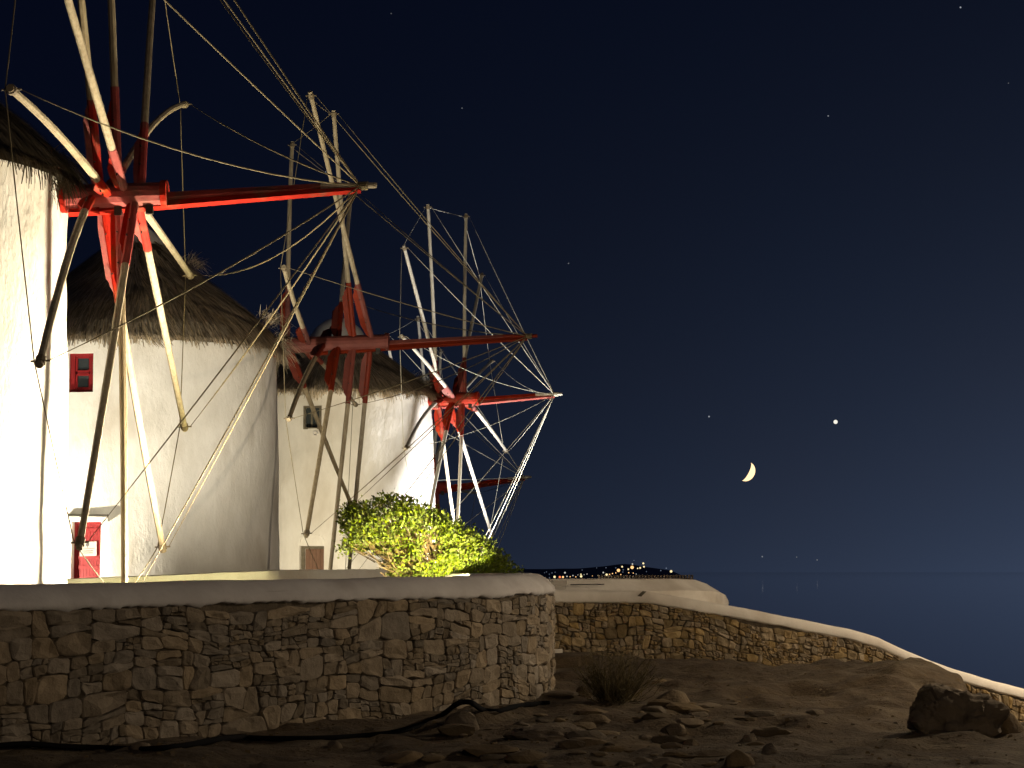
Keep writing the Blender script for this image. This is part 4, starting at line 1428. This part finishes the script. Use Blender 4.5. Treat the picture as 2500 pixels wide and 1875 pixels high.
tag(mb.build('hose', M['rubber'], smooth=True), 'thick black hose snaking along the foot of the big stone wall', 'hose')

# dry thorny bush
db = tag(empty('dry_bush', tuple(ground_at(1500, 1716))), 'dry leafless scrub bush on the bare ground right of the big wall', 'bush')
rng = random.Random(9)
base = Vector(db.location)
tw = MB()
sz = base.y / F_PX
for k in range(430):
    ang = rng.gauss(0, 0.75)
    hgt = rng.uniform(40, 150) * sz * max(0.3, 1 - 0.3 * abs(ang))
    dx = math.sin(ang) * hgt * 0.95 + rng.gauss(0, .05)
    dy = rng.gauss(0, 0.22)
    s0 = base + Vector((rng.gauss(0, 0.10), rng.gauss(0, 0.12), -0.03))
    mid = s0 + Vector((dx * 0.55, dy * 0.5, hgt * 0.45))
    lo_ = rng.uniform(0.25, 0.6)
    e = s0 + Vector((dx, dy, hgt * 0.95)) + Vector((rng.gauss(0, .06), 0, rng.gauss(0, .05)))
    p = bend_line(s0.lerp(mid, lo_), e, Vector((rng.gauss(0, .03), rng.gauss(0, .03), rng.gauss(0, .03))), 4)
    tw.tube(p, [0.0042, 0.0035, 0.0026, 0.0016], 3, False)
    for j in range(4):
        b0 = p[2].lerp(p[3], rng.random())
        tw.tube([b0, b0 + Vector((rng.gauss(0, .05), rng.gauss(0, .05), rng.uniform(0, .08)))], [0.0022, 0.0012], 3, False)
o = keep(tw.build('dry_twigs', M['dry']), db)
tag(o, kind='stuff')
for k in range(6):
    mb = MB()
    e = base + Vector((rng.gauss(0, .25), rng.gauss(0, .15), rng.uniform(.2, .4)))
    mb.tube(bend_line(base + Vector((rng.gauss(0, .04), 0, -.04)), e, Vector((rng.gauss(0, .05), 0, 0)), 5), [0.014, 0.012, 0.010, 0.007, 0.005], 5)
    keep(mb.build('stem', M['dry']), db)

# small pale bush at the end of the white wall
lb = tag(empty('bush', (X(1758, 49.0), 49.0, -1.6)), 'small pale lit plant beyond the rounded end of the white wall', 'plant')
vv, ff = [], []
for k in range(700):
    px, py = rng.gauss(1754, 13), 0
    top = 1450 + max(0, px - 1744) * 0.75
    py = top + rng.expovariate(1 / 12.0)
    if px < 1736: continue
    p = at(px, py, 49.0 + rng.gauss(0, .25))
    d = Vector((rng.gauss(0, .5), rng.gauss(0, .5), rng.gauss(0.4, .4))).normalized()
    leaf(p, d, rng.uniform(0.05, 0.10))
M['pale_leaf'] = material('pale_leaf', (0.55, 0.54, 0.42), (0.72, 0.70, 0.58), 4.0, 0.7, island=0.2)
keep(mesh_obj('foliage', vv, ff, M['pale_leaf']), lb)
lb.children[-1]['kind'] = 'stuff'
mb = MB()
mb.tube([(X(1760, 49), 49, -1.7), at(1757, 1462, 49)], [0.03, 0.012], 6)
keep(mb.build('stem', M['twig']), lb)

# slatted fence far beyond the white wall
fe = tag(empty('fence', (X(1600, 62), 62.0, -1.2)), 'dim brown slatted fence seen above the white wall', 'fence')
fy = 62.0
M['slat'] = material('fence_slat', (0.10, 0.075, 0.055), (0.17, 0.13, 0.10), 5.0, 0.9, rand=0.3)
px = 1462
k = 0
while px < 1690:
    t_ = (px - 1462) / 228
    z1 = zat(px, 1404.5 - 1.5 * t_ + rng.uniform(-.6, .6), fy); z0 = zat(px, 1420, fy)
    mb = MB()
    mb.box((X(px, fy), fy, (z0 + z1) / 2), 0.055, 0.025, z1 - z0)
    keep(mb.build('slat', M['slat']), fe)
    px += 7.6; k += 1
for py in (1407, 1413):
    mb = MB()
    mb.tube([at(1460, py, fy + 0.045), at(1692, py - 1.5, fy + 0.045)], 0.018, 4)
    keep(mb.build('rail', M['slat']), fe)
for px in (1462, 1540, 1615, 1690):
    mb = MB()
    mb.box((X(px, fy + .09), fy + .09, -3.0), 0.08, 0.06, 5.4)
    keep(mb.build('post', M['slat']), fe)

# ------------------------------------------------------------------ lights of the far town
TOWN = [(265,238,1.6,'y'),(328,240,1.5,'r'),(366,240,1.4,'o'),(414,232,.9,'w'),(168,178,.6,'c'),(202,206,.6,'c'),(234,190,.7,'c'),(272,182,.6,'c'),(204,248,.7,'c'),(145,188,.5,'c'),
 (390,188,1.2,'w'),(584,232,1.6,'y'),(582,207,.9,'y'),(486,222,.8,'w'),(520,238,.7,'o'),(452,236,.7,'o'),(596,156,.6,'c'),(655,204,.6,'w'),(545,214,.5,'w'),(620,212,.5,'w'),
 (790,224,.9,'y'),(850,186,1.0,'w'),(890,212,1.6,'y'),(882,128,.7,'c'),(925,208,.8,'o'),(960,198,.8,'o'),(1000,130,.7,'c'),(1032,160,2.2,'o'),(1076,116,1.2,'y'),(1090,152,.8,'c'),(1085,180,.7,'c'),
 (1060,210,.7,'o'),(1000,190,.7,'o'),(1150,146,1.1,'y'),(1196,124,2.3,'o'),(1200,84,1.0,'w'),(1218,40,.6,'c'),(1262,136,.9,'y'),(1292,130,1.2,'y'),(1330,76,1.3,'y'),(1338,116,1.2,'y'),(1155,188,.8,'o'),(1210,192,.7,'o'),(1245,204,.6,'w'),
 (1368,174,.6,'c'),(1540,162,.8,'c'),(1606,134,1.0,'c'),(1664,172,1.7,'y'),(940,230,.6,'o'),(1030,236,.6,'o'),(720,226,.5,'o'),(770,130,.5,'c')]
TC = dict(y=((1.0, 0.80, 0.42), 1.3), o=((1.0, 0.55, 0.22), 1.5), r=((1.0, 0.22, 0.08), 1.3), w=((0.9, 0.88, 0.78), 0.7), c=((0.45, 0.55, 0.75), 0.28))
TM = {k: emitter('town_lamp_' + n_, c, e) for (k, (c, e)), n_ in zip(TC.items(), ('yellow', 'orange', 'red', 'white', 'blue_white'))}
TL = dict(y=('yellow street light among the lights of the far shore', 'yellow town lights'), o=('orange street light among the lights of the far shore', 'orange town lights'), r=('red light low at the left of the far shore lights', None), w=('white lamp among the lights of the far shore', 'white town lights'), c=('faint bluish lamp among the lights of the far shore', 'faint bluish town lights'))
for (tx, ty, s, k) in TOWN:
    px, py = 1300 + tx * 0.2034, 1360 + ty * 0.2034
    y = 2180.0
    p = at(px, py, y)
    r_ = 2.1 * s * y / F_PX * 0.82
    vv = [Vector((v.x, v.y, v.z)) * r_ for v in ICO_V]
    L_ = empty('town_light', p)
    lab, grp = TL[k]
    if (tx, ty) == (1032, 160): lab, grp = 'biggest round orange light in the middle of the far shore lights', None
    if (tx, ty) == (1196, 124): lab, grp = 'big orange light high on the far hill, under the top lamps', None
    if (tx, ty) == (1664, 172): lab, grp = 'bright yellow light standing alone at the right end of the far shore', None
    if (tx, ty) == (1330, 76): lab, grp = 'yellow light highest on the far hill', None
    tag(L_, lab, 'town light', grp)
    g_ = mesh_obj('lantern', [Vector(v) for v in vv], ICO_F, TM[k]); g_.parent = L_
    mb = MB(); mb.tube([(0, 0, 0), (0, 0.3, -9)], 0.10, 4)
    g_ = mb.build('pole', M['dark']); g_.parent = L_

# ------------------------------------------------------------------ moon, planet, stars
MD = 30000.0
mr_ = 24.0 / F_PX * MD
view = -MOON_DIR
side = Vector((0, 0, 1)).cross(view).normalized()       # image right is -side or +side: fixed below
rightv = Vector((1, 0, 0)); rightv = (rightv - view * rightv.dot(view)).normalized()
upv = Vector((0, 0, 1)); upv = (upv - view * upv.dot(view)).normalized()
tl = R(-27)                                             # the lit limb points down to the right, to the set sun
ex = rightv * math.cos(tl) + upv * math.sin(tl)
ey = -rightv * math.sin(tl) + upv * math.cos(tl)
# bright limb: lune of the sphere between the edge and the terminator
vv, ff = [], []
NL, NW = 28, 6
phase = R(62)
for i in range(NL + 1):
    b_ = -math.pi / 2 + math.pi * i / NL
    for j in range(NW + 1):
        a = R(-30) + (R(90) - phase + R(30)) * 0 + R(46) + (R(91) - R(46)) * j / NW
        # a: longitude from the viewer direction towards the lit side
        vv.append((ex * math.sin(a) * math.cos(b_) + view * math.cos(a) * math.cos(b_) + ey * math.sin(b_)) * mr_ * 1.004)
for i in range(NL):
    for j in range(NW):
        a = i * (NW + 1) + j
        ff.append((a, a + 1, a + NW + 2, a + NW + 1))
M['moon_lit'] = emitter('moonlit_limb', (1.0, 0.68, 0.36), 1.75)
mn = mesh_obj('moon', vv, ff, M['moon_lit'], smooth=True)
mn.location = MOON_DIR * MD
tag(mn, 'thin crescent moon low over the sea', 'moon')
STARS = [(2345, 18, 2.0, 0.42, 'star near the top right corner of the sky'), (2022, 283, 1.7, 0.26, 'faint star high right of the middle of the sky'), (2462, 203, 1.6, 0.10, 'faint star close to the right edge of the sky'),
         (1731, 1017, 2.0, 0.35, 'star up and left of the crescent moon'), (1388, 643, 1.7, 0.14, 'faint star right of the farthest spokes'), (1128, 264, 1.7, 0.13, 'faint star above the third windmill'),
         (955, 33, 1.7, 0.09, 'faint star near the top edge, above the mills'), (795, 420, 1.7, 0.22, 'tiny star just above the tip of the red bowsprit'), (1861, 1359, 1.8, 0.22, 'star close to the sea horizon, leftmost of three'),
         (1945, 1360, 1.5, 0.15, 'faint star close to the sea horizon, middle of three'), (1995, 1367, 1.7, 0.16, 'star close to the sea horizon, rightmost of three')]
for px, py, r_, e, lab in STARS:
    d = at(px, py, 30000.0)
    o = mesh_obj('star', [v * (r_ / F_PX * 30000) for v in ICO_V], ICO_F, emitter('starlight', (0.85, 0.9, 1.0), e * 0.95))
    o.location = d
    tag(o, lab, 'star')
d = at(2040, 1030, 29000.0)
o = mesh_obj('planet', [v * (5.0 / F_PX * 29000) for v in ICO_V], ICO_F, emitter('planet_light', (1.0, 0.97, 0.85), 1.0))
o.location = d
tag(o, 'bright planet right of and above the crescent moon', 'planet')
# ------------------------------------------------------------------ floodlights and street lamp
WARM, CREAM, WHITE = (1.0, 0.86, 0.60), (1.0, 0.90, 0.70), (1.0, 0.97, 0.93)
floodlight((-3.3, 30.1, TZ + 0.22), (-6.4, 28.8, 2.8), 7500, WARM, 130, 'floodlight behind the big wall aimed at the nearest windmill', 0.1, 0.9)
floodlight((-10.9, 43.4, TZ + 0.22), (-9.2, 46.0, 1.5), 1900, CREAM, 150, 'floodlight between the first and second windmills')
floodlight((-4.9, 38.4, TZ + 0.22), (-7.4, 46.5, 7.4), 3100, CREAM, 84, 'added unseen floodlight behind the parapet, fill light for the second windmill', 0.1, 1.0)  # added fill for the front and roof of the second mill
floodlight((-5.4, 52.0, TZ + 0.22), (-5.2, 59.5, 2.8), 2200, WARM, 115, 'floodlight behind the second windmill aimed at the third')
floodlight((-0.25, 60.5, TZ + 0.22), (-1.9, 61.2, 4.4), 4600, WHITE, 130, 'white floodlight behind the shrub aimed at the third windmill')
pl_ = at(1112, 1420, 31.0)
floodlight(pl_, at(1085, 1315, 33.9), 1900, (1.0, 0.88, 0.40), 165, 'small glaring lamp in front of the shrub at its foot', 0.04, 0.8, 'lens_warm', 0.45)

# street lamps outside the picture: one on the slope to the right, others added as fill beyond the wall and behind the viewer
def street_lamp(LX, LY, LZ, watt, color, label):
    gz = ground_h(LX, LY)
    sl = tag(empty('street_lamp', (LX, LY, gz)), label, 'street lamp')
    mb = MB()
    mb.tube([(LX, LY, gz - 0.1), (LX, LY, LZ - 0.3)], [0.06, 0.04], 10)
    keep(mb.build('post', M['metal']), sl)
    for nm, prof in (('lantern_foot', [(0.05, LZ - 0.32), (0.16, LZ - 0.30), (0.17, LZ - 0.28)]), ('lantern_hood', [(0.26, LZ + 0.20), (0.22, LZ + 0.26), (0.05, LZ + 0.36), (0.0, LZ + 0.40)])):
        mb = MB(); mb.add(*lathe((LX, LY), prof, 16))
        keep(mb.build(nm, M['metal']), sl)
    for k in range(6):
        a = 2 * math.pi * k / 6
        mb = MB()
        mb.tube([(LX + 0.16 * math.cos(a), LY + 0.16 * math.sin(a), LZ - 0.28), (LX + 0.22 * math.cos(a), LY + 0.22 * math.sin(a), LZ + 0.21)], 0.009, 4)
        keep(mb.build('lantern_bar', M['metal']), sl)
    mb = MB()
    mb.add(*lathe((LX, LY), [(0.02, LZ - 0.20), (0.07, LZ - 0.16), (0.085, LZ - 0.05), (0.06, LZ + 0.06), (0.0, LZ + 0.10)], 14))
    keep(mb.build('bulb', M['lens_warm'], smooth=True), sl)
    ld = bpy.data.lights.new('lamp_light', 'POINT')
    ld.energy = watt
    ld.color = color
    ld.shadow_soft_size = 0.22
    lo = bpy.data.objects.new('lamp_light', ld)
    COL.objects.link(lo)
    lo.location = (LX, LY, LZ - 0.48)
    keep(lo, sl)
street_lamp(9.4, 25.4, 3.4, 1650, (1.0, 0.80, 0.55), 'street lamp on a post by the slope, right of the view')
street_lamp(12.4, 40.5, 3.4, 2300, (1.0, 0.80, 0.55), 'added fill lamp beyond the rubble wall, unseen to the right of the view')  # added to brighten the white wall
street_lamp(7.0, 0.0, 4.2, 1800, (1.0, 0.79, 0.54), 'added fill lamp behind the viewer, unseen')  # added frontal fill for the foreground
print('stones', NSTAT, NSTAT2, 'tris', sum(len(o.data.polygons) for o in bpy.data.objects if o.type == 'MESH'))
